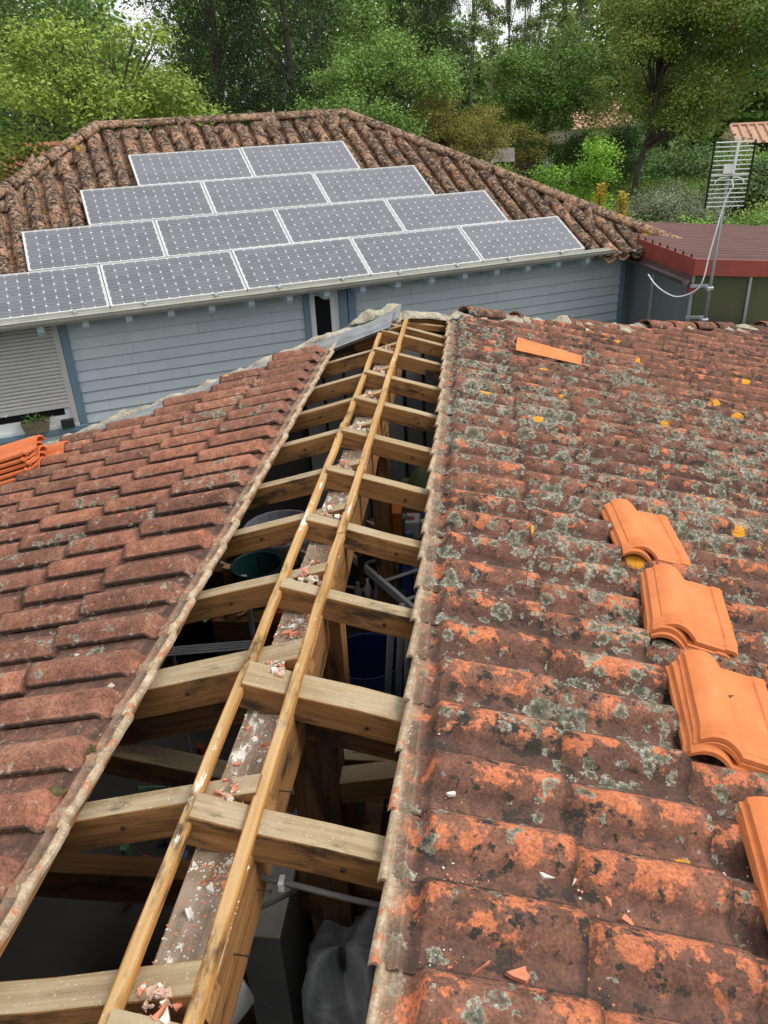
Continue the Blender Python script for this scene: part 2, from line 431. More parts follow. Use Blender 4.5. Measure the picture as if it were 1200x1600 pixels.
def tinted(name, col):
    t = NT(name)
    v = t.coord('World')
    n = t.noise(t.mapping(v, (3, 3, 0.6)), 1.0, 4)
    t.color(t.mix(n, tuple(c * 0.6 for c in col), tuple(c * 1.35 for c in col)))
    return t.set(Roughness=0.22, Specular_IOR_Level=0.5, Transmission_Weight=0.12)
M_POLY_G = tinted('green_tinted_sheet', (0.075, 0.08, 0.05))
M_POLY_B = tinted('grey_tinted_sheet', (0.075, 0.085, 0.095))
M_INNER = plain('dark_block_wall', (0.055, 0.05, 0.045), 0.95, 0.3, 3)  # very dark tone for the garage's block walls
M_DARKWALL = plain('grey_board_wall', (0.23, 0.235, 0.24), 0.85, 0.3, 3)
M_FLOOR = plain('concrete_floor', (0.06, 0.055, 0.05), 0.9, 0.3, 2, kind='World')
M_RENDER = plain('cream_render', (0.6, 0.52, 0.42), 0.9, 0.12, 2)
M_FARROOF = plain('far_terracotta', (0.44, 0.26, 0.175), 0.9, 0.25, 3)
M_TERRAROOF = plain('bright_terracotta', (0.5, 0.2, 0.11), 0.9, 0.2, 6)
M_SHARD = plain('broken_terracotta', (0.55, 0.2, 0.11), 0.9, 0.25, 40)
M_CHIP = plain('mortar_chip', (0.62, 0.58, 0.5), 0.95, 0.2, 40)
M_MOSS = plain('dry_moss', (0.085, 0.075, 0.025), 1.0, 0.5, 60, 0, 0.8)

def leaf_material(name, dark, light, trans=0.2):
    t = NT(name)
    tint = t.attr('tint')
    n = t.noise(t.coord('World'), 0.8, 3)
    f = t.math('ADD', t.math('MULTIPLY', tint, 0.75), t.math('MULTIPLY', n, 0.35))
    c = t.ramp(f, [(0.15, dark), (0.55, tuple((a + b) / 2 for a, b in zip(dark, light))), (0.95, light)])
    t.color(c)
    t.set(Roughness=0.6, Specular_IOR_Level=0.25)
    tr = t.n.new('ShaderNodeBsdfTranslucent'); t.L(c, tr.inputs[0])
    mx = t.n.new('ShaderNodeMixShader'); mx.inputs[0].default_value = trans
    out = t.n['Material Output']
    t.L(t.b.outputs[0], mx.inputs[1]); t.L(tr.outputs[0], mx.inputs[2]); t.L(mx.outputs[0], out.inputs[0])
    return t.m
LF = {
 'bright': leaf_material('leaf_bright_green', (0.085, 0.146, 0.024), (0.379, 0.483, 0.085)),
 'mid': leaf_material('leaf_mid_green', (0.060, 0.125, 0.028), (0.243, 0.385, 0.082)),
 'deep': leaf_material('leaf_deep_green', (0.046, 0.095, 0.030), (0.160, 0.260, 0.072)),
 'conifer': leaf_material('needle_dark_green', (0.013, 0.029, 0.013), (0.046, 0.080, 0.029), 0.1),
 'olive': leaf_material('leaf_olive_gold', (0.087, 0.094, 0.017), (0.304, 0.275, 0.058)),
 'bronze': leaf_material('leaf_bronze_green', (0.118, 0.156, 0.033), (0.421, 0.477, 0.113)),
 'poplar': leaf_material('leaf_pale_green', (0.104, 0.157, 0.052), (0.313, 0.401, 0.139)),
 'grey': leaf_material('leaf_grey_green', (0.087, 0.109, 0.058), (0.290, 0.319, 0.189)),
 'lime': leaf_material('leaf_lime_green', (0.087, 0.189, 0.017), (0.290, 0.522, 0.058)),
 'yellow': leaf_material('petal_yellow', (0.25, 0.18, 0.012), (0.62, 0.44, 0.035)),
 'palm': leaf_material('palm_frond', (0.116, 0.123, 0.029), (0.377, 0.348, 0.102)),
 'grass': leaf_material('grass_blade', (0.087, 0.145, 0.029), (0.232, 0.334, 0.072)),
}
M_BARK = plain('bark', (0.075, 0.06, 0.045), 0.95, 0.4, 5, 0, 0.6)
M_BARK_PALE = plain('pale_bark', (0.2, 0.18, 0.15), 0.95, 0.35, 5, 0, 0.5)

def ground_material():
    t = NT('garden_ground')
    P = t.coord('World')
    n = t.noise(P, 0.35, 6); n2 = t.noise(P, 6, 5)
    c = t.ramp(n, [(0.35, (0.05, 0.075, 0.02)), (0.55, (0.095, 0.14, 0.032)), (0.7, (0.13, 0.15, 0.05))])
    c = t.mix(0.5, c, t.ramp(n2, [(0.3, (0.5, 0.5, 0.5)), (0.7, (1.3, 1.3, 1.3))]), 'MULTIPLY')
    t.color(c); t.bump(n2, 0.6, 0.05)
    return t.set(Roughness=1.0, Specular_IOR_Level=0.1)
M_GROUND = ground_material()

# ------------------------------------------------------------------ ground
def gz(x, y):
    s = min(1, max(0, (y - 17) / 17.0)); s = s * s * (3 - 2 * s)
    return -2.9 + 1.15 * s
def build_ground():
    xs = np.concatenate([np.linspace(-260, -42, 12), np.linspace(-40, 40, 41), np.linspace(42, 260, 12)])
    ys = np.concatenate([np.linspace(-200, -12, 8), np.linspace(-10, 80, 46), np.linspace(85, 420, 14)])
    V = [(x, y, gz(x, y) + (0.05 * math.sin(x * 0.7) * math.sin(y * 0.6) if y > 17 else 0)) for y in ys for x in xs]
    nx = len(xs)
    F = [(j * nx + i, j * nx + i + 1, (j + 1) * nx + i + 1, (j + 1) * nx + i) for j in range(len(ys) - 1) for i in range(nx - 1)]
    o = put('ground', grid_mesh('ground', V, F, M_GROUND))
    tag(o, 'green garden ground beyond the roofs', None, None, 'structure')
build_ground()

# ------------------------------------------------------------------ the garage roof being repaired
PITCH = R(15.42)
CP, SP, TP = math.cos(PITCH), math.sin(PITCH), math.tan(PITCH)
def slope_frame(side, s, y, t):
    """frame lying on a slope: local X down the slope, Z off the roof"""
    X = Vector((side * CP, 0, -SP)); Y = Vector((0, side, 0)); Z = Vector((side * SP, 0, CP))
    o = Vector((side * CP * s, y, -SP * s)) + Z * t
    return frame(o, X, Y)
garage = thing('garage_building', 'garage with red brown interlocking tile roof stripped open along its ridge', 'building', (0, 3, -2.75))

def verge_l(x): return 6.60 + 0.40 * x - 0.03
def verge_r(x): return 6.62 + 0.60 * x + 0.06 * x * x
TW, TL_, EXPO = 0.2155, 0.475, 0.405

def tile_shape(us, vs_, seed=0, full=True):
    """interlocking tile: pan, then roll; u runs down the slope from the head, v across"""
    rnd = random.Random(seed)
    V, A_roll, A_head, A_gr = [], [], [], []
    A_j = []
    for u in us:
        for v in vs_:
            z = 0.0
            # roll with interlocking outer lip
            t = (v - 0.088) / 0.140
            roll = 0.0
            if 0 < t:
                tt = min(t, 1.0)
                roll = math.sin(math.pi * min(1, tt * 0.94)) ** 0.7
            ramp_u = min(1, max(0.0, (u - 0.078) / 0.024)); ramp_u = ramp_u * ramp_u * (3 - 2 * ramp_u)
            zr = 0.060 * roll * (0.04 + 0.96 * ramp_u)
            z += zr
            if v > 0.2: z = max(z, 0.015 * ramp_u); z += (0.004 if v > 0.224 else 0.0) * ramp_u   # lip standing just clear of the next pan
            if v < 0.012: z += 0.004
            # head rims and grooves
            rim = 0.0
            rim += 0.016 * math.exp(-((u - 0.010) / 0.009) ** 4)
            rim += 0.011 * math.exp(-((u - 0.052) / 0.006) ** 2)
            rim += 0.006 * ramp_u
            z += rim * (1 - 0.25 * roll)
            # knuckle where the head rims cross the roll
            z += 0.017 * math.exp(-((u - 0.034) / 0.022) ** 2) * math.exp(-((v - 0.185) / 0.026) ** 2) * (1 + 0.35 * math.sin(v * 210))
            z += 0.036 * (u / TL_)                                                   # lies on the tile below
            z += 0.0015 * math.sin(u * 31 + seed * 2.1) * math.sin(v * 47 + seed)
            if u > TL_ - 0.005: z -= 0.004
            du = -0.016 * (1 - v / 0.22) * math.exp(-u / 0.06)                           # head edges step like saw teeth
            if u > TL_ - 0.02: du += 0.004 * math.sin(v * 60 + seed * 3)
            V.append((u + du, v, z))
            A_roll.append(roll)
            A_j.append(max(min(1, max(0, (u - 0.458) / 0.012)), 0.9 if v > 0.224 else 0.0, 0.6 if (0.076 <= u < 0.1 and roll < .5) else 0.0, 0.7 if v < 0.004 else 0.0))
            h = 1.0 if u < 0.024 else max(0.0, 0.75 * (1 - (u - 0.024) / 0.045))
            A_head.append(h)
            A_gr.append(max(math.exp(-((u - 0.034) / 0.012) ** 2), math.exp(-((u - 0.067) / 0.008) ** 2)) * (0.35 if 0.15 < v < 0.215 else 1.0))
    nu, nv = len(us), len(vs_)
    F = [(i * nv + j, (i + 1) * nv + j, (i + 1) * nv + j + 1, i * nv + j + 1) for i in range(nu - 1) for j in range(nv - 1)]
    # skirt: the thickness of the clay along all four edges
    def skirt(idx, flip):
        n = len(V)
        for i in idx:
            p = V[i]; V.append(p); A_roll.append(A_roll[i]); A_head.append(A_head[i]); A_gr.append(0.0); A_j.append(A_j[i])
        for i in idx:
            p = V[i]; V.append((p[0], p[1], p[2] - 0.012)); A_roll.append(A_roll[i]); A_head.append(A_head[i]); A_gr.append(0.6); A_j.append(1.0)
        k = len(idx)
        for i in range(k - 1):
            q = (n + i, n + i + 1, n + k + i + 1, n + k + i)
            F.append(q if flip else q[::-1])
    skirt([j for j in range(nv)], True)
    skirt([(nu - 1) * nv + j for j in range(nv)], False)
    skirt([i * nv for i in range(nu)], False)
    skirt([i * nv + nv - 1 for i in range(nu)], True)
    return np.array(V), F, A_roll, A_head, A_gr, A_j
US = [0, .003, .008, .013, .018, .022, .03, .038, .044, .048, .052, .056, .062, .07, .078, .084, .09, .096, .102, .12, .2, .3, .4, .45, .468, .475]
VS = [0, .006, .012, .03, .06, .09, .097, .102, .109, .118, .129, .142, .157, .172, .186, .198, .208, .216, .222, .226, .23]
US_B = [.06, .10, .2, .3, .4, .45, .468, .475]
US_LO = [.05, .078, .1, .2, .34, .458, .468, .475]
VS_LO = [0, .04, .093, .1, .11, .125, .142, .165, .188, .206, .22, .23]
def tile_mesh(name, us, vs_, seed, mat):
    V, F, r, h, g, jn = tile_shape(us, vs_, seed)
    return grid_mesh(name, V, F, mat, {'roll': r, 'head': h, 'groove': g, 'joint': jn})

def tile_spots():
    spots = []
    for side in (1, -1):
        s0 = 0.425 if side == 1 else 0.462
        y0 = 1.045 if side == 1 else 2.03
        for k in range(0, 13):
            s = s0 + k * EXPO
            for j in range(-12, 44):
                y = y0 + j * TW
                x = side * (s + 0.35) * CP
                far = y + (0.23 if side == 1 else 0.0)
                lim = verge_r(x) - 0.02 if side == 1 else verge_l(x) - 0.10
                if far > lim or y < 0.25: continue
                if s * CP > (4.9 if side == 1 else 4.4): continue
                c = slope_frame(side, s + 0.25, y + side * 0.1, 0.08).translation
                d = c - CAM
                zc = d.dot(cf)
                if zc < 0.2: continue
                px = 600 + 1225 * d.dot(cr) / zc; py = 800 - 1225 * d.dot(cu) / zc
                m = 170 / zc + 60
                if px < -m - 60 or px > 1200 + m + 60 or py > 1600 + m + 120: continue
                seen = -m < px < 1200 + m and py < 1600 + m
                spots.append((not seen, d.length, side, s, y, k, j))
    spots.sort()
    return spots
def build_tiles():
    spots = tile_spots()
    near = {}
    for side, mat in ((1, M_TILE_R), (-1, M_TILE_L)):
        near[side, 0] = [tile_mesh('roof_tile_head', US, VS, i, mat) for i in range(3)]
        near[side, 1] = [tile_mesh('roof_tile', US_B, VS, i, mat) for i in range(3)]
    rest = {1: ([], [], [], [], [], []), -1: ([], [], [], [], [], [])}
    lo = [tile_shape(US_LO, VS_LO, i) for i in range(3)]
    hi = [tile_shape(US, VS_LO, i) for i in range(3)]
    for n, (uns, d, side, s, y, k, j) in enumerate(spots):
        rr = random.Random(k * 1009 + j * 31 + side)
        M = slope_frame(side, s + rr.uniform(-.006, .006), y + rr.uniform(-.004, .004), 0.042 + rr.uniform(-0.002, 0.003)) @ Matrix.Rotation(R(rr.uniform(-0.7, 0.7)), 4, 'Z') @ Matrix.Rotation(R(rr.uniform(-0.5, 0.5)), 4, 'X')
        if n < 300:
            put('roof_tile', near[side, 0 if k == 0 else 1][rr.randrange(3)], garage, M)
        else:
            V, F, r, h, g, jn = (hi if k == 0 else lo)[rr.randrange(3)]
            B = rest[side]; b = len(B[0])
            A = np.array(M)
            B[0].extend((V @ A[:3, :3].T + A[:3, 3]).tolist()); B[1].extend([tuple(i + b for i in f) for f in F])
            B[2].extend(r); B[3].extend(h); B[4].extend(g); B[5].extend(jn)
    for side, mat in ((1, M_TILE_R), (-1, M_TILE_L)):
        B = rest[side]
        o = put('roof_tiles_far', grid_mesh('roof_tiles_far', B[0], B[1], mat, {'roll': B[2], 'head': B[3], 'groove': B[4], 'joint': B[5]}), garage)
        tag(o, 'farther courses of weathered tiles toward the gable and eaves', None, None, 'stuff')
    print('tiles', len(spots), 'seen', sum(1 for q in spots if not q[0]))
build_tiles()

def light_blockers():  # unseen slabs added under the tiles to keep light from leaking in
    for side in (1, -1):
        mb = MB()
        ys = [-2.5, 0, 2, 4, 5]
        for s0, s1 in ((0.5, 4.75),):
            x0, x1 = side * s0 * CP, side * s1 * CP
            f = verge_r if side == 1 else verge_l
            pts = []
            for t in (0.012, 0.03):
                for (x, s) in ((x0, s0), (x1, s1)):
                    for y in (-2.5, f(x) - 0.06):
                        z = -s * SP + t * CP; pts.append((x + side * t * SP, y, z))
            mb.add(pts, [(0, 1, 3, 2), (4, 6, 7, 5), (0, 4, 5, 1), (2, 3, 7, 6), (0, 2, 6, 4), (1, 5, 7, 3)])
        mb.build('light_blocker', M_OLDBEAM, garage)
light_blockers()

def beam(name, p0, p1, w, h, mats, parent, jitter=0.0015, seed=0, ch=0.003, yaxis=(0, 1, 0), rot=0.0):
    """sawn timber whose top centre line runs p0 -> p1; local X is the length"""
    rr = random.Random(seed + 17)
    p0, p1 = Vector(p0), Vector(p1)
    L = (p1 - p0).length
    M = frame(p0, p1 - p0, yaxis)
    if rot: M = M @ Matrix.Rotation(rot, 4, 'X')
    n = max(2, int(L / 0.18) + 1)
    V, F, mi = [], [], []
    for i in range(n):
        x = L * i / (n - 1)
        jy, jz = rr.uniform(-jitter, jitter), rr.uniform(-jitter, jitter)
        a, b = w / 2, h
        for (y, z) in ((-a + ch, 0), (a - ch, 0), (a, -ch), (a, -b + ch), (a - ch, -b), (-a + ch, -b), (-a, -b + ch), (-a, -ch)):
            V.append((x, y + jy + rr.uniform(-jitter, jitter) * 0.5, z + jz))
    for i in range(n - 1):
        for k in range(8):
            F.append((i * 8 + k, (i + 1) * 8 + k, (i + 1) * 8 + (k + 1) % 8, i * 8 + (k + 1) % 8)); mi.append(1 if k == 0 else 0)
    F.append(tuple(range(8))); mi.append(0)
    F.append(tuple((n - 1) * 8 + k for k in reversed(range(8)))); mi.append(0)
    me = bpy.data.meshes.new(name); me.from_pydata(V, [], F)
    for m in mats: me.materials.append(m)
    me.polygons.foreach_set('material_index', mi); me.update()
    return put(name, me, parent, M)
def nail(parent, p, d, r=0.006, L=0.02):
    mb = MB(); p = Vector(p); d = Vector(d).normalized()
    mb.tube([p - d * 0.02, p + d * L], r * 0.7, 8); mb.tube([p + d * L, p + d * (L + 0.004)], r * 1.5, 8)
    mb.build('nail', M_DARKMETAL, parent)

def rafters():
    yl = [6.27, 5.742, 5.147, 4.640, 4.109, 3.558, 3.062, 2.539, 1.996, 1.440, 0.908, 0.40, -0.14, -0.68]
    yr = [6.36, 6.12, 5.598, 5.049, 4.523, 3.993, 3.468, 2.945, 2.416, 1.863, 1.345, 0.791, 0.26, -0.27]
    for side, ys in ((-1, yl), (1, yr)):
        for i, y in enumerate(ys):
            w, h = 0.066, 0.10
            if abs(y - 1.996) < .01: w, h = 0.112, 0.115
            if abs(y - 1.863) < .01: w, h = 0.115, 0.10
            if abs(y - 1.345) < .01: w, h = 0.085, 0.105
            if abs(y - 1.440) < .01: w, h = 0.07, 0.115
            if y < 1: w = 0.08
            yc = y + w / 2                              # y is the front top edge
            xt = -0.085 if side == 1 else 0.062          # the heads lap past each other over the ridge beam
            top = Vector((xt, yc, -xt * side * TP))
            e = 4.9 if side == 1 else max(0.35, min(4.4, (6.40 - y) / 0.40))
            bot = Vector((side * e, yc, -e * TP))
            o = beam('rafter', top, bot, w, h, (M_RAFT, M_RAFT_TOP), garage, seed=i + (side + 1) * 20, jitter=0.002, yaxis=(0, side, 0))
            if 0 < i < 12:
                nail(o, (side * (0.30 if side == 1 else 0.33), y + 0.004, -0.31 * TP - 0.055), (0, -1, 0), 0.005, 0.006)
    # slanting trimmer rafters along the skew gable
    beam('verge_rafter', (0.02, 6.50, -0.005), (-4.3, verge_l(-4.3) - 0.12, -4.3 * TP - 0.005), 0.09, 0.09, (M_RAFT, M_RAFT_TOP), garage, seed=91, yaxis=(0, -1, 0))
    beam('verge_rafter', (-0.02, 6.52, -0.002), (0.62, 6.84, -0.62 * TP + .012), 0.05, 0.05, (M_RAFT, M_RAFT_TOP), garage, seed=92)
    beam('verge_rafter', (-0.02, 6.60, 0.025), (0.62, 6.95, -0.62 * TP + .04), 0.06, 0.05, (M_RAFT, M_RAFT_TOP), garage, seed=93)
    # ridge beam and the two laths over the rafters
    beam('ridge_beam', (-0.011, -1.2, -0.102), (-0.011, 6.5, -0.102), 0.158, 0.2, (M_RAFT, M_BEAM_TOP), garage, yaxis=(-1, 0, 0), seed=3, jitter=0.003)
    z = -0.023 + 0.030
    bt = (M_BATTEN_SIDE, M_BATTEN)
    beam('batten', (-0.1005, -1.0, z), (-0.098, 4.15, z), 0.034, 0.029, bt, garage, yaxis=(-1, 0, 0), seed=5, ch=0.004, jitter=0.003)
    beam('batten', (-0.092, 4.153, z - .004), (-0.098, 6.46, z), 0.033, 0.027, bt, garage, yaxis=(-1, 0, 0), seed=6, ch=0.004, jitter=0.003)
    beam('batten', (0.0735, -1.0, z), (0.075, 2.86, z), 0.034, 0.029, bt, garage, yaxis=(-1, 0, 0), seed=7, ch=0.004, jitter=0.003)
    beam('batten', (0.073, 2.863, z - .003), (0.078, 6.62, z + .004), 0.033, 0.028, bt, garage, yaxis=(-1, 0, 0), seed=8, ch=0.004, jitter=0.003)
    # tile laths under the first course
    for side in (1, -1):
        s = 0.505
        beam('tile_batten', (side * s * CP, -1, -s * SP + 0.034), (side * s * CP, 6.2, -s * SP + 0.034), 0.04, 0.03, (M_RAFT, M_RAFT_TOP), garage, yaxis=(-1, 0, 0), seed=30 + side)
    # truss under the ridge: king posts, struts, tie beam
    beam('king_post', (0.075, 2.0, -0.30), (0.075, 2.0, -2.3), 0.165, 0.15, (M_OLDBEAM, M_OLDBEAM), garage, yaxis=(1, 0, 0), seed=41)
    beam('king_post', (0.06, 2.50, -0.13), (0.06, 2.50, -2.3), 0.11, 0.10, (M_RAFT, M_RAFT), garage, yaxis=(1, 0, 0), seed=42)
    beam('king_post', (0.0, 4.9, -0.30), (0.0, 4.9, -2.3), 0.12, 0.12, (M_RAFT, M_RAFT), garage, yaxis=(1, 0, 0), seed=47)
    beam('strut', (0.14, 2.06, -0.56), (1.3, 2.06, -0.30), 0.09, 0.10, (M_OLDBEAM, M_RAFT_TOP), garage, seed=43)
    beam('strut', (0.0, 2.06, -0.62), (-1.3, 2.06, -0.32), 0.09, 0.10, (M_OLDBEAM, M_RAFT_TOP), garage, seed=44, yaxis=(0, -1, 0))
    beam('principal_rafter', (0.1, 2.02, -0.17), (4.2, 2.02, -4.2 * TP - 0.13), 0.10, 0.14, (M_OLDBEAM, M_OLDBEAM), garage, seed=45)
    beam('principal_rafter', (-0.1, 2.12, -0.17), (-4.0, 2.12, -4.0 * TP - 0.13), 0.10, 0.14, (M_OLDBEAM, M_OLDBEAM), garage, seed=46, yaxis=(0, -1, 0))
    beam('tie_beam', (-4.0, 2.16, -1.25), (4.3, 2.16, -1.25), 0.10, 0.18, (M_OLDBEAM, M_OLDBEAM), garage, seed=48)
    beam('tie_beam', (-0.05, 2.34, -0.72), (1.4, 2.34, -0.74), 0.08, 0.10, (M_OLDBEAM, M_RAFT_TOP), garage, seed=49)
    pb = bpy.data.objects['ridge_beam']
    for y, zz in ((0.93, -0.20), (1.12, -0.17), (1.33, -0.22), (1.62, -0.17)):
        nail(pb, (0.068, y, zz), (1, -0.1, 0.05), 0.003, 0.035)
rafters()

def walls():
    mb = MB()
    # gable wall, skew to the ridge, its top under the rafters
    def wall_strip(pts, thick):
        for (xa, ya, xb, yb) in pts:
            za, zb = -abs(xa) * TP - 0.04, -abs(xb) * TP - 0.04
            q = [(xa, ya, -2.75), (xb, yb, -2.75), (xb, yb, zb), (xa, ya, za), (xa, ya + thick, -2.75), (xb, yb + thick, -2.75), (xb, yb + thick, zb), (xa, ya + thick, za)]
            mb.add(q, [(0, 1, 2, 3), (5, 4, 7, 6), (3, 2, 6, 7), (0, 3, 7, 4), (1, 5, 6, 2)])
    wall_strip([(-4.3, verge_l(-4.3) - .14, -.001, verge_l(0) - .14), (.001, verge_r(0) - .14, 2.3, verge_r(2.3) - .14), (2.301, verge_r(2.3) - .14, 4.8, verge_r(4.8) - .14)], 0.14)
    mb.box((-4.35, 1.1, -1.98), (0.12, 7.2, 1.5)); mb.box((4.85, 3.2, -2.05), (0.12, 11.4, 1.35))
    mb.box((0.2, -2.6, -1.5), (9.2, 0.12, 2.4))
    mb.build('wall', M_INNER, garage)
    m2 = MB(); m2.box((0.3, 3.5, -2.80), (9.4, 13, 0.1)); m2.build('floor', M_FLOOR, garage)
    # boards on the inner face of the gable
    for i in range(12):
        xa = -0.75 + i * 0.16
        f = verge_r if xa + .08 > 0 else verge_l
        y = f(xa + 0.078) - 0.165
        h = abs(xa + .08) * TP
        b = MB(); b.box((0, 0, 0), (0.148, 0.018, 1.9 - h), M=Matrix.Translation((xa + 0.078, y, -0.12 - h - (1.9 - h) / 2)) @ Matrix.Rotation(math.atan(0.55 if xa + .08 > 0 else 0.4), 4, 'Z'))
        b.build('wall_board', M_DARKWALL, garage)
walls()

def lumpy(pts, w, h, seed, amp=0.35, n=11, step=0.035):
    """irregular strip of mortar along a polyline"""
    rr = np.random.default_rng(seed)
    P = [Vector(p) for p in pts]
    path = []
    for a, b in zip(P[:-1], P[1:]):
        k = max(2, int((b - a).length / step))
        path += [a.lerp(b, i / k) for i in range(k)]
    path.append(P[-1])
    m = len(path)
    def smooth(x, k):
        ker = np.ones(k) / k
        return np.convolve(np.pad(x, k, mode='edge'), ker, 'same')[k:-k]
    W = 1 + amp * smooth(rr.normal(size=m), 3) * 1.4; H = 1 + amp * smooth(rr.normal(size=m), 3) * 1.6
    off = smooth(rr.normal(size=m), 7) * w * 0.35
    V = []
    for i, p in enumerate(path):
        d = (path[min(i + 1, m - 1)] - path[max(i - 1, 0)]).normalized()
        sdv = d.cross(Vector((0, 0, 1))).normalized()
        ends = min(1, (min(i, m - 1 - i) + 0.3) / 3)
        for k in range(n):
            t = math.pi * k / (n - 1)
            jr = 1 + rr.normal() * 0.07
            V.append(p + sdv * (math.cos(t) * w / 2 * W[i] * jr * ends + off[i]) + Vector((0, 0, (math.sin(t) * h * H[i] * jr - 0.02) * ends)))
    F = [(i * n + k, (i + 1) * n + k, (i + 1) * n + k + 1, i * n + k + 1) for i in range(m - 1) for k in range(n - 1)]
    F.append(tuple(range(n))); F.append(tuple((m - 1) * n + k for k in reversed(range(n))))
    return V, F
def lump_obj(name, pts, w, h, seed, mat, parent, amp=0.35):
    V, F = lumpy(pts, w, h, seed, amp)
    return put(name, grid_mesh(name, V, F, mat), parent)
def half_tile(L, r0, r1, th=0.014, n=11, m=5, arc=math.pi):
    """half round tapered tile, axis along local X, crown up"""
    V, F, A = [], [], []
    for inner in (0, 1):
        for i in range(m):
            t = i / (m - 1); r = r0 + (r1 - r0) * t - inner * th
            for k in range(n):
                a = (math.pi - arc) / 2 + arc * k / (n - 1)
                V.append((L * t, math.cos(a) * r, math.sin(a) * r * 0.85)); A.append(math.sin(a))
    q = m * n
    for i in range(m - 1):
        for k in range(n - 1):
            F.append((i * n + k, i * n + k + 1, (i + 1) * n + k + 1, (i + 1) * n + k))
            F.append((q + i * n + k, q + (i + 1) * n + k, q + (i + 1) * n + k + 1, q + i * n + k + 1))
    for k in range(n - 1):
        F.append((k, q + k, q + k + 1, k + 1))
        e = (m - 1) * n
        F.append((e + k, e + k + 1, q + e + k + 1, q + e + k))
    for i in range(m - 1):
        F.append((i * n, (i + 1) * n, q + (i + 1) * n, q + i * n))
        F.append((i * n + n - 1, q + i * n + n - 1, q + (i + 1) * n + n - 1, (i + 1) * n + n - 1))
    return V, F, A
def verge():
    zl = lambda x, t: -abs(x) * TP + t
    # zinc soaker strip and mortar crest down the left verge
    mb = MB()
    xs = np.linspace(-0.02, -4.2, 22)
    P = []
    for x in xs:
        x = float(x); y = verge_l(x)
        P.append([(x, y - 0.40, zl(x, 0.045)), (x, y - 0.05, zl(x, 0.075)), (x, y - 0.04, zl(x, 0.055)), (x, y - 0.40, zl(x, 0.03))])
    n0 = 0
    for i in range(len(P) - 1):
        a, b = P[i], P[i + 1]
        mb.add(a + b, [(0, 4, 5, 1), (1, 5, 6, 2), (3, 2, 6, 7)])
    mb.build('verge_flashing', M_ZINC, garage)
    lump_obj('verge_mortar', [(x, verge_l(x) + 0.0, zl(x, 0.075)) for x in (-0.30, -0.9, -1.6, -2.4, -3.2, -4.2)], 0.10, 0.035, 5, M_MORTAR, garage, 0.35)
    # broken bedding block and zinc upstand at the apex
    o = MB(); o.box((-0.15, 6.50, 0.07), (0.5, 0.30, 0.02), M=Matrix.Rotation(0, 4, 'Z')); 
    mz = MB()
    mz.add([(0.03, 6.42, 0.05), (0.03, 6.70, 0.10), (-0.62, 6.43, -0.10), (-0.62, 6.15, -0.15), (0.03, 6.42, 0.035), (0.03, 6.70, 0.085), (-0.62, 6.43, -0.115), (-0.62, 6.15, -0.165)],
           [(0, 1, 2, 3), (4, 7, 6, 5), (0, 3, 7, 4), (0, 4, 5, 1), (2, 6, 7, 3)])
    mz.build('ridge_flashing', M_ZINC, garage)
    lump_obj('verge_mortar', [(0.03, 6.68, 0.085), (-0.2, 6.60, 0.05), (-0.42, 6.50, -0.01)], 0.12, 0.05, 15, M_MORTAR, garage, 0.3)
    lump_obj('verge_mortar', [(0.0, 6.58, 0.0), (0.10, 6.66, 0.03), (0.45, 6.86, -0.06)], 0.16, 0.045, 16, M_MORTAR, garage, 0.3)
    lump_obj('verge_mortar', [(0.02, 6.42, 0.0), (0.015, 6.62, 0.06)], 0.09, 0.03, 17, M_MORTAR, garage, 0.3)
    # right verge: mortar, broken tiles, then a run of half round tiles
    lump_obj('verge_mortar', [(x, verge_r(x) - 0.02, zl(x, 0.06)) for x in (0.42, 0.8, 1.2, 1.7, 2.3, 3.0, 3.8, 4.8)], 0.26, 0.055, 6, M_MORTAR, garage, 0.45)
    lump_obj('verge_mortar', [(x, verge_r(x) - 0.25, zl(x, 0.07)) for x in (1.25, 1.5, 1.75)], 0.16, 0.06, 7, M_MORTAR, garage, 0.6)
    lump_obj('verge_mortar', [(x, verge_r(x) - 0.20, zl(x, 0.08)) for x in (1.85, 2.1, 2.3)], 0.18, 0.08, 8, M_MORTAR, garage, 0.5)
    V, F, A = half_tile(0.42, 0.10, 0.085)
    me = grid_mesh('verge_tile', V, F, M_TILE_R, {'roll': A, 'head': [0] * len(V), 'groove': [0] * len(V)})
    for i, x in enumerate((0.55, 1.0, 1.5, 2.42, 2.74, 3.06, 3.38, 4.2)):
        y = verge_r(x) - 0.04; x2 = x + 0.38; y2 = verge_r(x2) - 0.04
        a = Vector((x, y, zl(x, 0.085))); b = Vector((x2, y2, zl(x2, 0.085)))
        tilt = 0.25 if i in (1, 2) else 0.0
        put('verge_tile', me, garage, frame(a, b - a, (-(b - a).y, (b - a).x, 0)) @ Matrix.Rotation(tilt, 4, 'Y') @ Matrix.Rotation((i * 37 % 5 - 2) * .06, 4, 'X'))
verge()

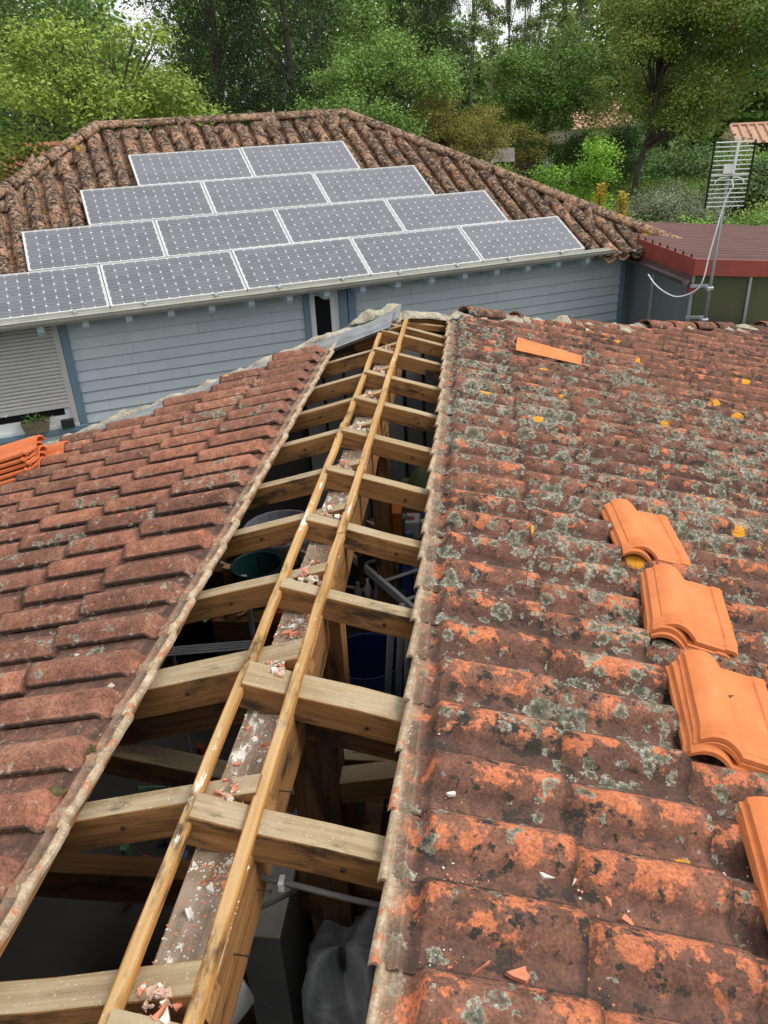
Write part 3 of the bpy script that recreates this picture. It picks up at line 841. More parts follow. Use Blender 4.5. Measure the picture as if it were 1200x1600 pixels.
# ------------------------------------------------------------------ new clay tiles lying on the old roof
def new_tile_mesh(name, mat, L=0.45, W=0.295):
    """interlocking roman tile: rounded roll on the left, flat pan with raised rims; local Y is the length, lower edge at y=0"""
    xs = [0, .004, .010, .012, .022, .032, .045, .06, .075, .09, .105, .118, .13, .139, .147, .155, .17, .2, .235, .245, .252, .262, .272, .285, .291, W]
    ys = [0, .004, .010, .016, .022, .028, .034, .042, .06, .15, .25, .35, .40, .42, .428, .436, .444, L]
    top = []
    def hz(x, y):
        r = 0.0
        if x < 0.012: r = 0.012 + 0.6 * x
        elif x < 0.147:
            t = (x - 0.012) / 0.135
            r = 0.02 + 0.058 * math.sin(math.pi * (0.12 + 0.88 * t)) ** 0.85 if t < 0.999 else 0.02
            r = 0.014 + 0.047 * math.sin(math.pi * min(1, 0.14 + 0.86 * t)) ** 0.9
        else: r = 0.014
        if x > 0.245: r += 0.006 * min(1, (x - 0.245) / 0.007)
        if x > 0.285: r -= 0.006
        # stepped lower edge
        st = 0.0
        if y < 0.042: st -= 0.005
        if y < 0.022: st -= 0.005
        if y < 0.004: st -= 0.003
        if x < 0.03 and y < 0.06: st -= 0.003
        if y > 0.425: st += 0.006 if (y < 0.44 and x > 0.155) else -0.004
        return r + st
    nx, ny = len(xs), len(ys)
    V = [(x, y, hz(x, y)) for y in ys for x in xs]
    V += [(x, y, hz(x, y) - 0.015) for y in ys for x in xs]
    q = nx * ny
    F = []
    for j in range(ny - 1):
        for i in range(nx - 1):
            a = j * nx + i
            F.append((a, a + 1, a + nx + 1, a + nx)); F.append((q + a, q + a + nx, q + a + nx + 1, q + a + 1))
    for i in range(nx - 1):
        F.append((i, q + i, q + i + 1, i + 1)); e = (ny - 1) * nx
        F.append((e + i, e + i + 1, q + e + i + 1, q + e + i))
    for j in range(ny - 1):
        F.append((j * nx, (j + 1) * nx, q + (j + 1) * nx, q + j * nx)); e = nx - 1
        F.append((j * nx + e, q + j * nx + e, q + (j + 1) * nx + e, (j + 1) * nx + e))
    me = grid_mesh(name, V, F, mat)
    me.set_sharp_from_angle(angle=R(38))
    return me
ME_NEW = new_tile_mesh('new_roof_tile', M_NEW)
ME_NEW.transform(Matrix.Diagonal((1.06, 1.0, 1.0, 1.0)))
ME_NEW2 = new_tile_mesh('red_roof_tile', M_NEW2, 0.46, 0.295)
def lie(side, x, y, t, rz):
    """frame flat on a slope at plan position x,y; rz turns it on the slope"""
    M = slope_frame(side, abs(x) / CP, y, t)
    if side == -1: M = M @ Matrix.Rotation(math.pi, 4, 'Z')
    return M @ Matrix.Rotation(R(rz), 4, 'Z')
def new_tiles():
    g = 'new orange tiles laid out on the right slope'
    spec = [
        (1.262, 3.11, 2, 3.4, 'farthest orange tile stack with its tile {} resting on lichen covered roof'),
        (1.264, 2.50, 3, -8, 'middle orange tile stack with its tile {} resting on lichen covered roof'),
        (1.268, 1.90, 3, -5, 'orange tile stack with the dark speck, its tile {}, on lichen covered roof'),
        (1.318, 1.26, 2, -4.6, 'orange tile stack cut by the right picture edge, its tile {}'),
    ]
    order = {2: ['at the bottom', 'on top'], 3: ['at the bottom', 'in the middle', 'on top']}
    for x, y, n, rz, lab in spec:
        for i in range(n):
            rr = random.Random(int(x * 1000) + i)
            o = put('new_roof_tile', ME_NEW, None, lie(1, x + rr.uniform(-.012, .012) + 0.004 * i, y + i * 0.012 + rr.uniform(-.006, .006), 0.110 + i * 0.021, rz + rr.uniform(-1.5, 1.5)))
            tag(o, lab.format(order[n][i]), 'roof tile', g)
    # dark chip stuck on the near stack
    V, F = lumpy([(1.485, 2.165, -0.225), (1.52, 2.175, -0.235)], 0.028, 0.012, 3)
    o = put('dirt_clod', grid_mesh('dirt_clod', V, F, M_DARKMETAL)); tag(o, 'small dark dirt clod on a new orange tile', 'dirt')
    # tapered ridge tile near the gable
    mb = MB()
    a = [(0, -0.12, 0.0), (0, 0.0, 0.075), (0, 0.12, 0.0)]; b = [(0.54, -0.085, 0.0), (0.54, 0.0, 0.052), (0.54, 0.085, 0.0)]
    ai = [(0, -0.105, 0.0), (0, 0.0, 0.060), (0, 0.105, 0.0)]; bi = [(0.54, -0.07, 0.0), (0.54, 0, 0.038), (0.54, 0.07, 0.0)]
    mb.add(a + b + ai + bi, [(0, 3, 4, 1), (1, 4, 5, 2), (6, 7, 10, 9), (7, 8, 11, 10), (0, 1, 7, 6), (1, 2, 8, 7), (3, 9, 10, 4), (4, 10, 11, 5), (0, 6, 9, 3), (2, 5, 11, 8)])
    me = mb.mesh('ridge_tile', M_NEW); bevel(me, 0.004, 2)
    o = put('ridge_tile', me, None, lie(1, 0.93, 6.20, 0.122, 2))
    tag(o, 'smooth orange tapered ridge tile lying alone near the gable', 'ridge tile')
    # pile on the left slope, rolls pointing at the ridge
    for i in range(5):
        Mx = slope_frame(-1, 2.93 + (i % 2) * 0.012, 4.90 + i * 0.02, 0.095 + i * 0.034) @ Matrix.Rotation(R(90 + (i % 3 - 1) * 1.2 + 4), 4, 'Z')
        o = put('red_roof_tile', ME_NEW2, None, Mx)
        tag(o, 'red clay tile in the pile by the left edge, %s' % ['lowest of five', 'second from the bottom', 'middle of five', 'second from the top', 'topmost of five'][i], 'roof tile', 'red tiles piled on the left slope')
    o = put('red_roof_tile', ME_NEW2, None, slope_frame(-1, 2.86, 5.14, 0.10) @ Matrix.Rotation(R(93), 4, 'Z'))
    tag(o, 'single red clay tile standing behind the left pile', 'roof tile', 'red tiles piled on the left slope')
new_tiles()

# ------------------------------------------------------------------ debris
def shard_mesh(seed, size, th, n=6):
    rr = random.Random(seed)
    ang = sorted(rr.uniform(0, 2 * math.pi) for _ in range(n))
    P = [(math.cos(a) * size * rr.uniform(.5, 1.1), math.sin(a) * size * rr.uniform(.3, .8)) for a in ang]
    V = [(x, y, th * rr.uniform(.6, 1.2)) for x, y in P] + [(x * 1.1, y * 1.1, 0) for x, y in P]
    F = [tuple(range(n)), tuple(reversed(range(n, 2 * n)))] + [(i, n + i, n + (i + 1) % n, (i + 1) % n) for i in range(n)]
    return V, F
def debris():
    rr = random.Random(5)
    sh = []; ch = []
    for i in range(6):
        V, F = shard_mesh(i, 0.022, 0.007); sh.append(grid_mesh('tile_shard', V, F, M_SHARD, smooth=False))
        V, F = shard_mesh(50 + i, 0.018, 0.011, 7); ch.append(grid_mesh('mortar_chip', V, F, M_CHIP, smooth=False))
    yr = [6.12, 5.6, 5.05, 4.52, 3.99, 3.47, 2.95, 2.42, 1.86, 1.345, .79]
    def free(y): return all(not (a - 0.03 < y < a + 0.26) for a in yr)
    # fragments one can pick out on the beam between the rafters
    for i in range(46):
        for _ in range(30):
            y = rr.uniform(0.85, 4.4)
            if free(y): break
        x = rr.uniform(-0.075, 0.04)
        big = rr.random() < 0.55
        o = put('tile_shard' if big else 'mortar_chip', (sh if big else ch)[rr.randrange(6)], None,
                Matrix.Translation((x, y, -0.101)) @ Matrix.Rotation(rr.uniform(0, 6.3), 4, 'Z') @ Matrix.Rotation(rr.uniform(-.15, .15), 4, 'X') @ Matrix.Scale(rr.uniform(.6, 1.25), 4))
        if big: tag(o, 'terracotta shard lying in the dust on the ridge beam', 'shard', 'tile shards on the ridge beam')
        else: tag(o, 'pale mortar chip lying in the dust on the ridge beam', 'chip', 'mortar chips on the ridge beam')
    # heaps of crumbled bedding mortar where the rafters cross
    for i, y in enumerate(yr[1:]):
        V, F, mi = [], [], []
        for q in range(120):
            r_ = rr.uniform(.006, .020) if q < 34 else rr.uniform(.002, .007)
            cx_, cy_ = rr.gauss(-0.012, .032), rr.gauss(y + 0.115, .030)
            cx_ = max(-.08, min(.055, cx_))
            cz_ = -0.012 - abs(cx_) * TP + .035 * math.exp(-((cx_ + .01) / .03) ** 2 - ((cy_ - y - .115) / .03) ** 2) * rr.random()
            pv, pf = shard_mesh(900 + q * 7 + i * 131, r_, r_ * rr.uniform(.5, 1.1), 6); a_ = rr.uniform(0, 6.3); b_ = len(V)
            V += [(cx_ + px_ * math.cos(a_) - py_ * math.sin(a_), cy_ + px_ * math.sin(a_) + py_ * math.cos(a_), cz_ + pz_) for px_, py_, pz_ in pv]
            F += [tuple(k_ + b_ for k_ in f_) for f_ in pf]; mi += [rr.choice((0, 0, 1, 2, 2))] * len(pf)
        o = put('mortar_heap', grid_mesh('mortar_heap', V, F, [M_PINKM, M_SHARD, M_CHIP], smooth=False))
        o.data.polygons.foreach_set('material_index', mi)
        n = ['ninth', 'eighth', 'seventh', 'sixth', 'fifth', 'fourth', 'third', 'second', 'nearest', 'bottom'][i] if i < 10 else ''
        tag(o, 'crumbled pink mortar on the ridge beam where rafters meet, %s one from the near end' % n if n not in ('nearest', 'bottom') else ('crumbled pink mortar on the ridge beam beside the thick near rafter' if n == 'nearest' else 'crumbled pink mortar at the bottom edge of the picture'), 'rubble', 'mortar heaps along the ridge', 'stuff')
    # loose chips on the right slope
    big = [(0.80, 1.36, 1.6, 0), (0.86, 1.36, 1.0, 0), (0.99, 1.27, 1.5, 1), (0.70, 1.09, 1.7, 1), (0.62, 1.09, 1.5, 1), (1.27, 1.49, 1.3, 0), (0.55, 1.88, .9, 0), (0.78, 1.9, 1.0, 0), (0.81, 1.86, .8, 0), (1.1, 1.2, .9, 1), (0.55, 1.55, .8, 0), (0.9, 1.05, 1.0, 1), (0.95, 1.33, .8, 1)]
    for i, (x, y, s, k) in enumerate(big):
        o = put('tile_shard' if k else 'mortar_chip', (sh if k else ch)[i % 6], None, lie(1, x, y, 0.075, i * 57) @ Matrix.Scale(s, 4))
        if k: tag(o, 'flat orange tile splinter lying on the right slope near the bottom', 'shard', 'orange splinters on the right slope')
        else: tag(o, 'pale mortar crumb lying in a tile pan on the right slope', 'chip', 'mortar crumbs on the right slope')
    left = [(-0.62, 1.86, 1.2, 0), (-0.55, 1.95, .9, 0), (-0.72, 2.6, 1.0, 0), (-0.66, 3.0, 1.1, 0), (-0.9, 3.5, .9, 0), (-0.62, 3.9, 1.0, 0), (-1.1, 2.9, .8, 0), (-0.7, 4.4, 1.1, 0), (-1.3, 3.4, 1.3, 0), (-0.8, 2.2, .9, 0)]
    for i, (x, y, s, k) in enumerate(left):
        o = put('mortar_chip', ch[i % 6], None, lie(-1, x, y, 0.07, i * 41) @ Matrix.Scale(s, 4))
        tag(o, 'pale mortar crumb lying on the left slope', 'chip', 'mortar crumbs on the left slope')
    # countless small grit: on the beam, in the tile heads
    V, F, m = [], [], []
    def crumb(p, s, mat):
        n = len(V)
        for a in range(4):
            t = a * math.pi / 2 + rr.uniform(-.4, .4)
            V.append((p[0] + math.cos(t) * s * rr.uniform(.5, 1.2), p[1] + math.sin(t) * s * rr.uniform(.5, 1.2), p[2] + rr.uniform(0, .3) * s))
        V.append((p[0] + rr.uniform(-.3, .3) * s, p[1], p[2] + s * rr.uniform(.5, .9)))
        for a in range(4):
            F.append((n + a, n + (a + 1) % 4, n + 4)); m.append(mat)
    hot = [(rr.uniform(-.07, .05), rr.uniform(.85, 6.2), rr.uniform(.02, .07)) for _ in range(70)] + [(rr.uniform(-.07, .05), rr.uniform(.95, 1.35), .05) for _ in range(34)] + [(rr.uniform(-.07, .05), rr.uniform(2.1, 2.45), .05) for _ in range(14)]
    for i in range(9500):
        hx, y, hs = rr.choice(hot); y = rr.gauss(y, hs) if rr.random() < .8 else rr.uniform(.8, 6.3)
        if not free(y) and rr.random() < .8: continue
        dens = 1.0 if y < 1.4 or 2.0 < y < 2.5 else 0.55
        if rr.random() > dens: continue
        crumb((max(-.085, min(.062, rr.gauss(hx, .03))), y, -0.102), rr.uniform(.0015, .004) if rr.random() < .85 else rr.uniform(.004, .008), 0 if rr.random() < .45 else 1)
    for i in range(900):
        y = rr.uniform(0.8, 5.5); x = rr.uniform(-.38, .36)
        k = [a for a in (yr if x > 0.06 else [5.742, 5.147, 4.640, 4.109, 3.558, 3.062, 2.539, 1.996, 1.440, 0.908] if x < -0.09 else []) if a + .004 < y < a + 0.06]
        if k: crumb((x, y, -abs(x) * TP + 0.001), rr.uniform(.0015, .004), 0 if rr.random() < .3 else 1)
    for i in range(1500):
        side = 1 if rr.random() < .5 else -1
        s = (0.425 if side == 1 else .462) + rr.choice((0.029, 0.062)) + rr.uniform(-.008, .008)
        y = rr.uniform(.6, 4.5)
        crumb((side * s * CP, y, -s * SP + 0.044), rr.uniform(.002, .005), 0 if rr.random() < .3 else 1)
    for i in range(700):
        x = rr.uniform(.5, 1.4); y = rr.uniform(.8, 2.2)
        if rr.random() < .5: x, y = rr.uniform(.55, .95), rr.uniform(.9, 1.5)
        crumb((x, y, -x * TP + 0.068), rr.uniform(.002, .006), 0 if rr.random() < .6 else 1)
    me = bpy.data.meshes.new('grit'); me.from_pydata(V, [], F); me.materials.append(M_SHARD); me.materials.append(M_CHIP)
    me.polygons.foreach_set('material_index', m); me.update()
    tag(put('grit', me), 'fine terracotta and mortar grit scattered over beam and tiles', 'grit', None, 'stuff')
    # moss cushions in the joints
    mo = []
    for i in range(3):
        V2, F2 = lumpy([(0, 0, 0), (0.03, 0.004, 0), (0.055, 0.0, 0)], 0.035, 0.016, 300 + i, 0.7, 9, 0.006)
        mo.append(grid_mesh('moss_cushion', V2, F2, M_MOSS))
    for i, (side, x, y, s) in enumerate([(-1, -.56, 1.50, 1.5), (-1, -.50, 1.62, 1.0), (-1, -.53, 1.36, 1.3), (-1, -.58, 1.14, 1.2), (1, .78, 1.31, .9), (1, 1.04, 1.22, 1.0), (1, .83, .98, 1.0), (1, 1.02, 1.52, .9), (-1, -1.45, 3.2, 1.4), (-1, -2.2, 4.2, 1.6)]):
        o = put('moss_cushion', mo[i % 3], None, lie(side, x, y, 0.072, i * 67) @ Matrix.Scale(s, 4))
        tag(o, 'brown green moss cushion in a tile joint on the %s slope' % ('right' if side == 1 else 'left'), 'moss', 'moss cushions on the %s slope' % ('right' if side == 1 else 'left'))
M_PINKM = plain('pink_rubble', (0.46, 0.3, 0.22), 0.95, 0.45, 25, 0, 0.7, 'World')
debris()

# ------------------------------------------------------------------ the neighbouring house
TH, RB = 0.47921, 0.4548                       # turn of the house, pitch of its roof
HZ = 2.9 - 0.2816                               # its eave line above the ground
HM = Matrix.Translation((2.1921, 11.5539, -2.9)) @ Matrix.Rotation(TH, 4, 'Z')
house = thing('timber_house', 'single storey house in blue grey boarding with old canal tile hip roof', 'house', M=HM)
def hp(u, w, z): return HM @ Vector((u, w, z + HZ))
def hbox(name, u0, u1, w0, w1, z0, z1, mat, parent=None, bv=0.0):
    mb = MB(); mb.box((0, 0, 0), (u1 - u0, w1 - w0, z1 - z0))
    me = mb.mesh(name, mat)
    if bv: bevel(me, bv)
    return put(name, me, parent or house, HM @ Matrix.Translation(((u0 + u1) / 2, (w0 + w1) / 2, (z0 + z1) / 2 + HZ)))
TB = math.tan(RB)
HD = 3.84                                      # depth from eave to ridge
UL, UR, RL_, RR_ = -9.8, 1.62, -5.92, -2.06
def rz(w): return w * TB - 0.185
def build_house():
    # masonry core behind the boards
    hbox('wall', -9.6, 1.0, 0.47, 7.2, -2.618, -0.02, M_SIDING)
    # boarding, one board after another, cut round the openings
    segs = [(-6.885, -3.975), (-3.29, 1.02)]
    z = -0.155; k = 0
    while z > -2.6:
        cut = []
        for a, b in segs:
            c = random.uniform(a + .6, b - .6); cut += [(a, c - .0015), (c + .0015, b)]
        for a, b in cut:
            mb = MB()
            L = b - a
            prof = [(0.0, 0.004), (0.0, 0.129), (-0.004, 0.129), (-0.028, 0.010), (-0.026, 0.004)]
            V = [(0, p[0], p[1]) for p in prof] + [(L, p[0], p[1]) for p in prof]
            mb.add(V, [(0, 1, 2, 3, 4), (9, 8, 7, 6, 5), (1, 6, 7, 2), (2, 7, 8, 3), (3, 8, 9, 4), (4, 9, 5, 0)])
            mb.build('wall_board', M_SIDING, house, HM @ Matrix.Translation((a, 0.47, z - 0.132 + HZ)))
        z -= 0.1325; k += 1
    for j in range(9):
        mb = MB(); mb.box((-8.2, 0.455, -1.535 - j * 0.1325 - 0.065 + HZ), (2.6, 0.024, 0.127)); mb.build('wall_board', M_SIDING, house, HM)
        mb = MB(); mb.box((-3.63, 0.455, -1.30 - j * 0.1325 - 0.065 + HZ), (0.68, 0.024, 0.127)); mb.build('wall_board', M_SIDING, house, HM)
    # corner board
    hbox('corner_board', 0.965, 1.045, 0.425, 0.50, -2.6, -0.14, M_TRIM, bv=0.004)
    # shutter window
    sw = hbox('window', -9.3, -7.0, 0.452, 0.468, -1.45, -0.2, M_WHITE)
    hbox('window_post', -6.975, -6.885, 0.415, 0.50, -1.46, -0.15, M_TRIM, sw, 0.004)
    hbox('shutter_rail', -7.05, -6.98, 0.42, 0.50, -1.44, -0.15, M_SHUT, sw, 0.003)
    hbox('sill', -9.4, -6.885, 0.38, 0.50, -1.53, -1.462, M_TRIM, sw, 0.006)
    hbox('inner_sill', -9.3, -6.98, 0.385, 0.451, -1.461, -1.43, M_WHITE, sw)
    sh = hbox('shutter', -9.3, -7.05, 0.440, 0.446, -1.22, -0.18, M_DARKMETAL)
    zz = -0.19
    while zz > -1.16:
        mb = MB(); V = []
        prof = [(0, 0), (-0.012, -0.008), (-0.015, -0.02), (-0.012, -0.034), (-0.001, -0.041)]
        for x in (-9.3, -7.05): V += [(x, 0.439 + a, zz + b + HZ) for a, b in prof]
        mb.add(V, [(i, i + 1, i + 6, i + 5) for i in range(4)])
        mb.build('shutter_slat', M_SHUT, sh, HM); zz -= 0.0445
    hbox('shutter_bottom_bar', -9.3, -7.05, 0.42, 0.439, -1.225, zz + 0.002, M_SHUT, sh, 0.004)
    mb = MB(); mb.add([hp(-7.82, 0.417, -1.205), hp(-7.74, 0.417, -1.195), hp(-7.775, 0.417, -1.232), hp(-7.82, 0.419, -1.205), hp(-7.74, 0.419, -1.195), hp(-7.775, 0.419, -1.232)], [(0, 1, 2), (3, 5, 4), (0, 3, 4, 1)])
    mb.build('pull_tab', M_WHITE, sh)
    for (a, b) in ((-9.2, -8.1), (-7.98, -7.12)):
        hbox('pane', a, b, 0.447, 0.4515, -1.315, -1.15, M_PANE, sw)
    hbox('mullion', -8.1, -7.98, 0.425, 0.4515, -1.43, -1.2, M_WHITE, sw)
    # small window
    w2 = hbox('window', -3.93, -3.40, 0.455, 0.47, -1.25, -0.2, M_WHITE)
    hbox('window_post', -3.985, -3.905, 0.405, 0.47, -1.27, -0.15, M_TRIM, w2, 0.004)
    hbox('window_post', -3.375, -3.27, 0.405, 0.47, -1.27, -0.15, M_TRIM, w2, 0.004)
    for (a, b) in ((-3.905, -3.83), (-3.62, -3.56)):
        hbox('window_frame', a, b, 0.43, 0.468, -1.25, -0.2, M_WHITE, w2, 0.004)
    hbox('window_frame', -3.83, -3.62, 0.43, 0.468, -0.275, -0.2, M_WHITE, w2, 0.004)
    hbox('pane', -3.83, -3.62, 0.448, 0.453, -1.2, -0.275, M_PANE, w2)
    hbox('open_shutter', -3.50, -3.385, 0.42, 0.45, -1.25, -0.2, M_TRIM, w2, 0.004)
    # gutter and rafter ends
    mb = MB(); n = 9
    prof = [(-0.02 - 0.055 + 0.055 * math.cos(math.pi * k / (n - 1)), -0.045 - 0.062 * math.sin(math.pi * k / (n - 1))) for k in range(n)]
    prof = [(prof[-1][0] - 0.008, prof[-1][1] + 0.006)] + [] + list(reversed(prof))
    V = []
    for u in (-9.85, 0.42): V += [(u, a, b + HZ) for a, b in prof]
    m = len(prof)
    mb.add(V, [(i, i + 1, m + i + 1, m + i) for i in range(m - 1)])
    mb.build('gutter', M_GUTTER, house, HM, True)
    hbox('fascia', -9.85, 0.40, -0.012, 0.012, -0.136, -0.03, M_GUTTER)
    hbox('soffit', -9.85, 1.5, 0.014, 0.44, -0.135, -0.115, M_SIDING)
    for i in range(21):
        u = 1.03 - i * 0.481
        mb = MB()
        V = []
        for uu in (u - 0.036, u + 0.036): V += [(uu, a, b + HZ) for a, b in ((0.014, -0.137), (0.44, -0.137), (0.44, -0.25), (0.06, -0.25), (0.014, -0.20))]
        mb.add(V, [(0, 1, 2, 3, 4), (9, 8, 7, 6, 5), (0, 4, 9, 5), (4, 3, 8, 9), (3, 2, 7, 8)])
        mb.build('rafter_end', M_TAIL, house, HM)
    # roof deck: four hip planes just under the tiles
    mb = MB()
    zr = rz(HD) - 0.05; ze = rz(0) - 0.03
    D2 = 2 * HD
    ze = rz(0.25) - 0.05
    V = [hp(UL + .25, .25, ze), hp(UR - .25, .25, ze), hp(UR - .25, D2 - .25, ze), hp(UL + .25, D2 - .25, ze), hp(RL_, HD, zr), hp(RR_, HD, zr)]
    mb.add(V, [(0, 1, 5, 4), (1, 2, 5), (2, 3, 4, 5), (3, 0, 4), (0, 3, 2, 1)])
    mb.build('roof_deck', M_CANAL, house)
    # canal tiles: channels and covers of the front slope
    def curved(L, r0, r1, up):
        V, F, A = half_tile(L, r0, r1, 0.013, 7, 4)
        if not up: V = [(x, y, -z) for x, y, z in V]; F = [tuple(reversed(f)) for f in F]; A = [0.0] * len(V)
        return grid_mesh('cover_tile' if up else 'channel_tile', V, F, M_CANAL, {'roll': A})
    cov = curved(0.43, 0.078, 0.094, True); cha = curved(0.43, 0.10, 0.085, False)
    X = Vector((0, -math.cos(RB), -math.sin(RB))); N = Vector((0, -math.sin(RB), math.cos(RB)))
    Mr = lambda u, s: HM @ frame(Vector((u, HD - s * math.cos(RB), rz(HD) - s * math.sin(RB) + HZ)) + N * 0.01, X, Vector((1, 0, 0)))
    slope = HD / math.cos(RB)
    pan_zone = [(0, -1.59 * 5, 0.0), (1, -0.792 - 4 * 1.59, -0.792), (2, -1.593 - 3 * 1.59, -1.593), (3, -2.436 - 2 * 1.59, -2.436)]
    nc = nch = 0
    for row in range(13):
        s = 0.10 + row * 0.345
        if s + 0.40 > slope + 0.16: continue
        w = HD - (s + 0.2) * math.cos(RB)
        lo = UL + (w / HD) * (RL_ - UL); hi_ = UR + (w / HD) * (RR_ - UR)
        u = -9.6
        while u < 1.8:
            if lo + 0.10 < u < hi_ - 0.06 and u > -8.6:
                d0 = slope - (s + 0.47); d1 = slope - s          # distance up from the eave
                hid = any(r * 0.818 - 0.02 < d0 and d1 < (r + 1) * 0.818 + 0.02 + (0.8 if r < 3 and a2 + .3 < u < b2 - .3 else 0) and a + 0.10 < u < b - 0.10
                          for (r, a, b), (_, a2, b2) in zip(pan_zone, pan_zone[1:] + [(4, 0, 0)]))
                if not hid and not (d0 < 0.03 and u < 0.12):
                    rr = random.Random(row * 100 + int(u * 50))
                    J = Matrix.Rotation(R(rr.uniform(-2.2, 2.2)), 4, 'Z') @ Matrix.Rotation(R(rr.uniform(0.5, 2.5)), 4, 'Y')
                    put('cover_tile', cov, house, Mr(u + rr.uniform(-.01, .01), s + rr.uniform(-.025, .025)) @ Matrix.Translation((0, 0, 0.035)) @ J); nc += 1
                    put('channel_tile', cha, house, Mr(u + 0.12, s + 0.03 + rr.uniform(-.02, .02)) @ Matrix.Translation((0, 0, 0.055))); nch += 1
            u += 0.24
    # ridge and hip cappings
    rme = half_tile(0.44, 0.125, 0.105, 0.016, 9, 4)
    rid = grid_mesh('ridge_cap', rme[0], rme[1], M_RIDGE, {'roll': rme[2]})
    def caps(a, b, lift=0.07):
        a, b = Vector(a), Vector(b); d = b - a; n = int(d.length / 0.375)
        for i in range(n):
            p = a + d * (i / n)
            rr = random.Random(i + int(a.x * 10))
            M = frame(p + Vector((0, 0, lift)), d, (-d.y, d.x, 0)) @ Matrix.Rotation(R(rr.uniform(-3, 3)), 4, 'Z') @ Matrix.Rotation(R(-1.5), 4, 'Y')
            put('ridge_cap', rid, house, M)
        V, F = lumpy([a.lerp(b, i / 8) + Vector((0, 0, -0.05)) for i in range(9)], 0.27, 0.16, int(abs(a.x) * 7), 0.3)
        put('ridge_mortar', grid_mesh('ridge_mortar', V, F, M_RIDGE), house)
    caps(hp(RL_, HD, rz(HD)), hp(RR_, HD, rz(HD)))
    caps(hp(UL, 0, rz(0)), hp(RL_, HD, rz(HD)))
    caps(hp(UR, -0.02, rz(0)), hp(RR_, HD, rz(HD)))
    print('canal', nc, nch)
build_house()

def planter():
    t = thing('planter_box', 'brown window box with green seedlings on the white window sill', 'planter', M=HM @ Matrix.Translation((-7.47, 0.36, -1.455 + HZ)))
    mb = MB(); M = WM[t.name]
    a = [(-.13, -.05, 0), (.13, -.05, 0), (.13, .05, 0), (-.13, .05, 0)]; b = [(-.165, -.07, .15), (.165, -.07, .15), (.165, .07, .15), (-.165, .07, .15)]
    c = [(-.15, -.055, .15), (.15, -.055, .15), (.15, .055, .15), (-.15, .055, .15)]; d = [(x, y, .12) for x, y, z in c]
    mb.add(a + b + c + d, [(3, 2, 1, 0), (0, 1, 5, 4), (1, 2, 6, 5), (2, 3, 7, 6), (3, 0, 4, 7)] + [(4 + i, 4 + (i + 1) % 4, 8 + (i + 1) % 4, 8 + i) for i in range(4)] + [(8 + i, 8 + (i + 1) % 4, 12 + (i + 1) % 4, 12 + i) for i in range(4)])
    mb.build('pot', plain('brown_plastic', (0.17, 0.13, 0.09), 0.6), t, M)
    m2 = MB(); m2.add([(p[0], p[1], .125) for p in d], [(0, 1, 2, 3)]); m2.build('soil', M_DARKMETAL, t, M)
    co, ti = leaf_cloud([(random.uniform(-.14, .14), random.uniform(-.05, .05), random.uniform(.13, .2)) for _ in range(26)], 7, 0.03, 0.03, np.random.default_rng(3))
    put('leaves', quads_mesh('leaves', co, LF['mid'], ti), t, M)
    o = hbox('plant_tray', -7.06 - .13, -7.06 + .02, 0.33, 0.41, -1.455, -1.36, plain('black_plastic', (0.02, 0.02, 0.02), 0.5))
    o.parent = None; o.matrix_parent_inverse = Matrix.Identity(4)
    tag(o, 'small black plastic tray on the sill beside the shutter rail', 'tray')

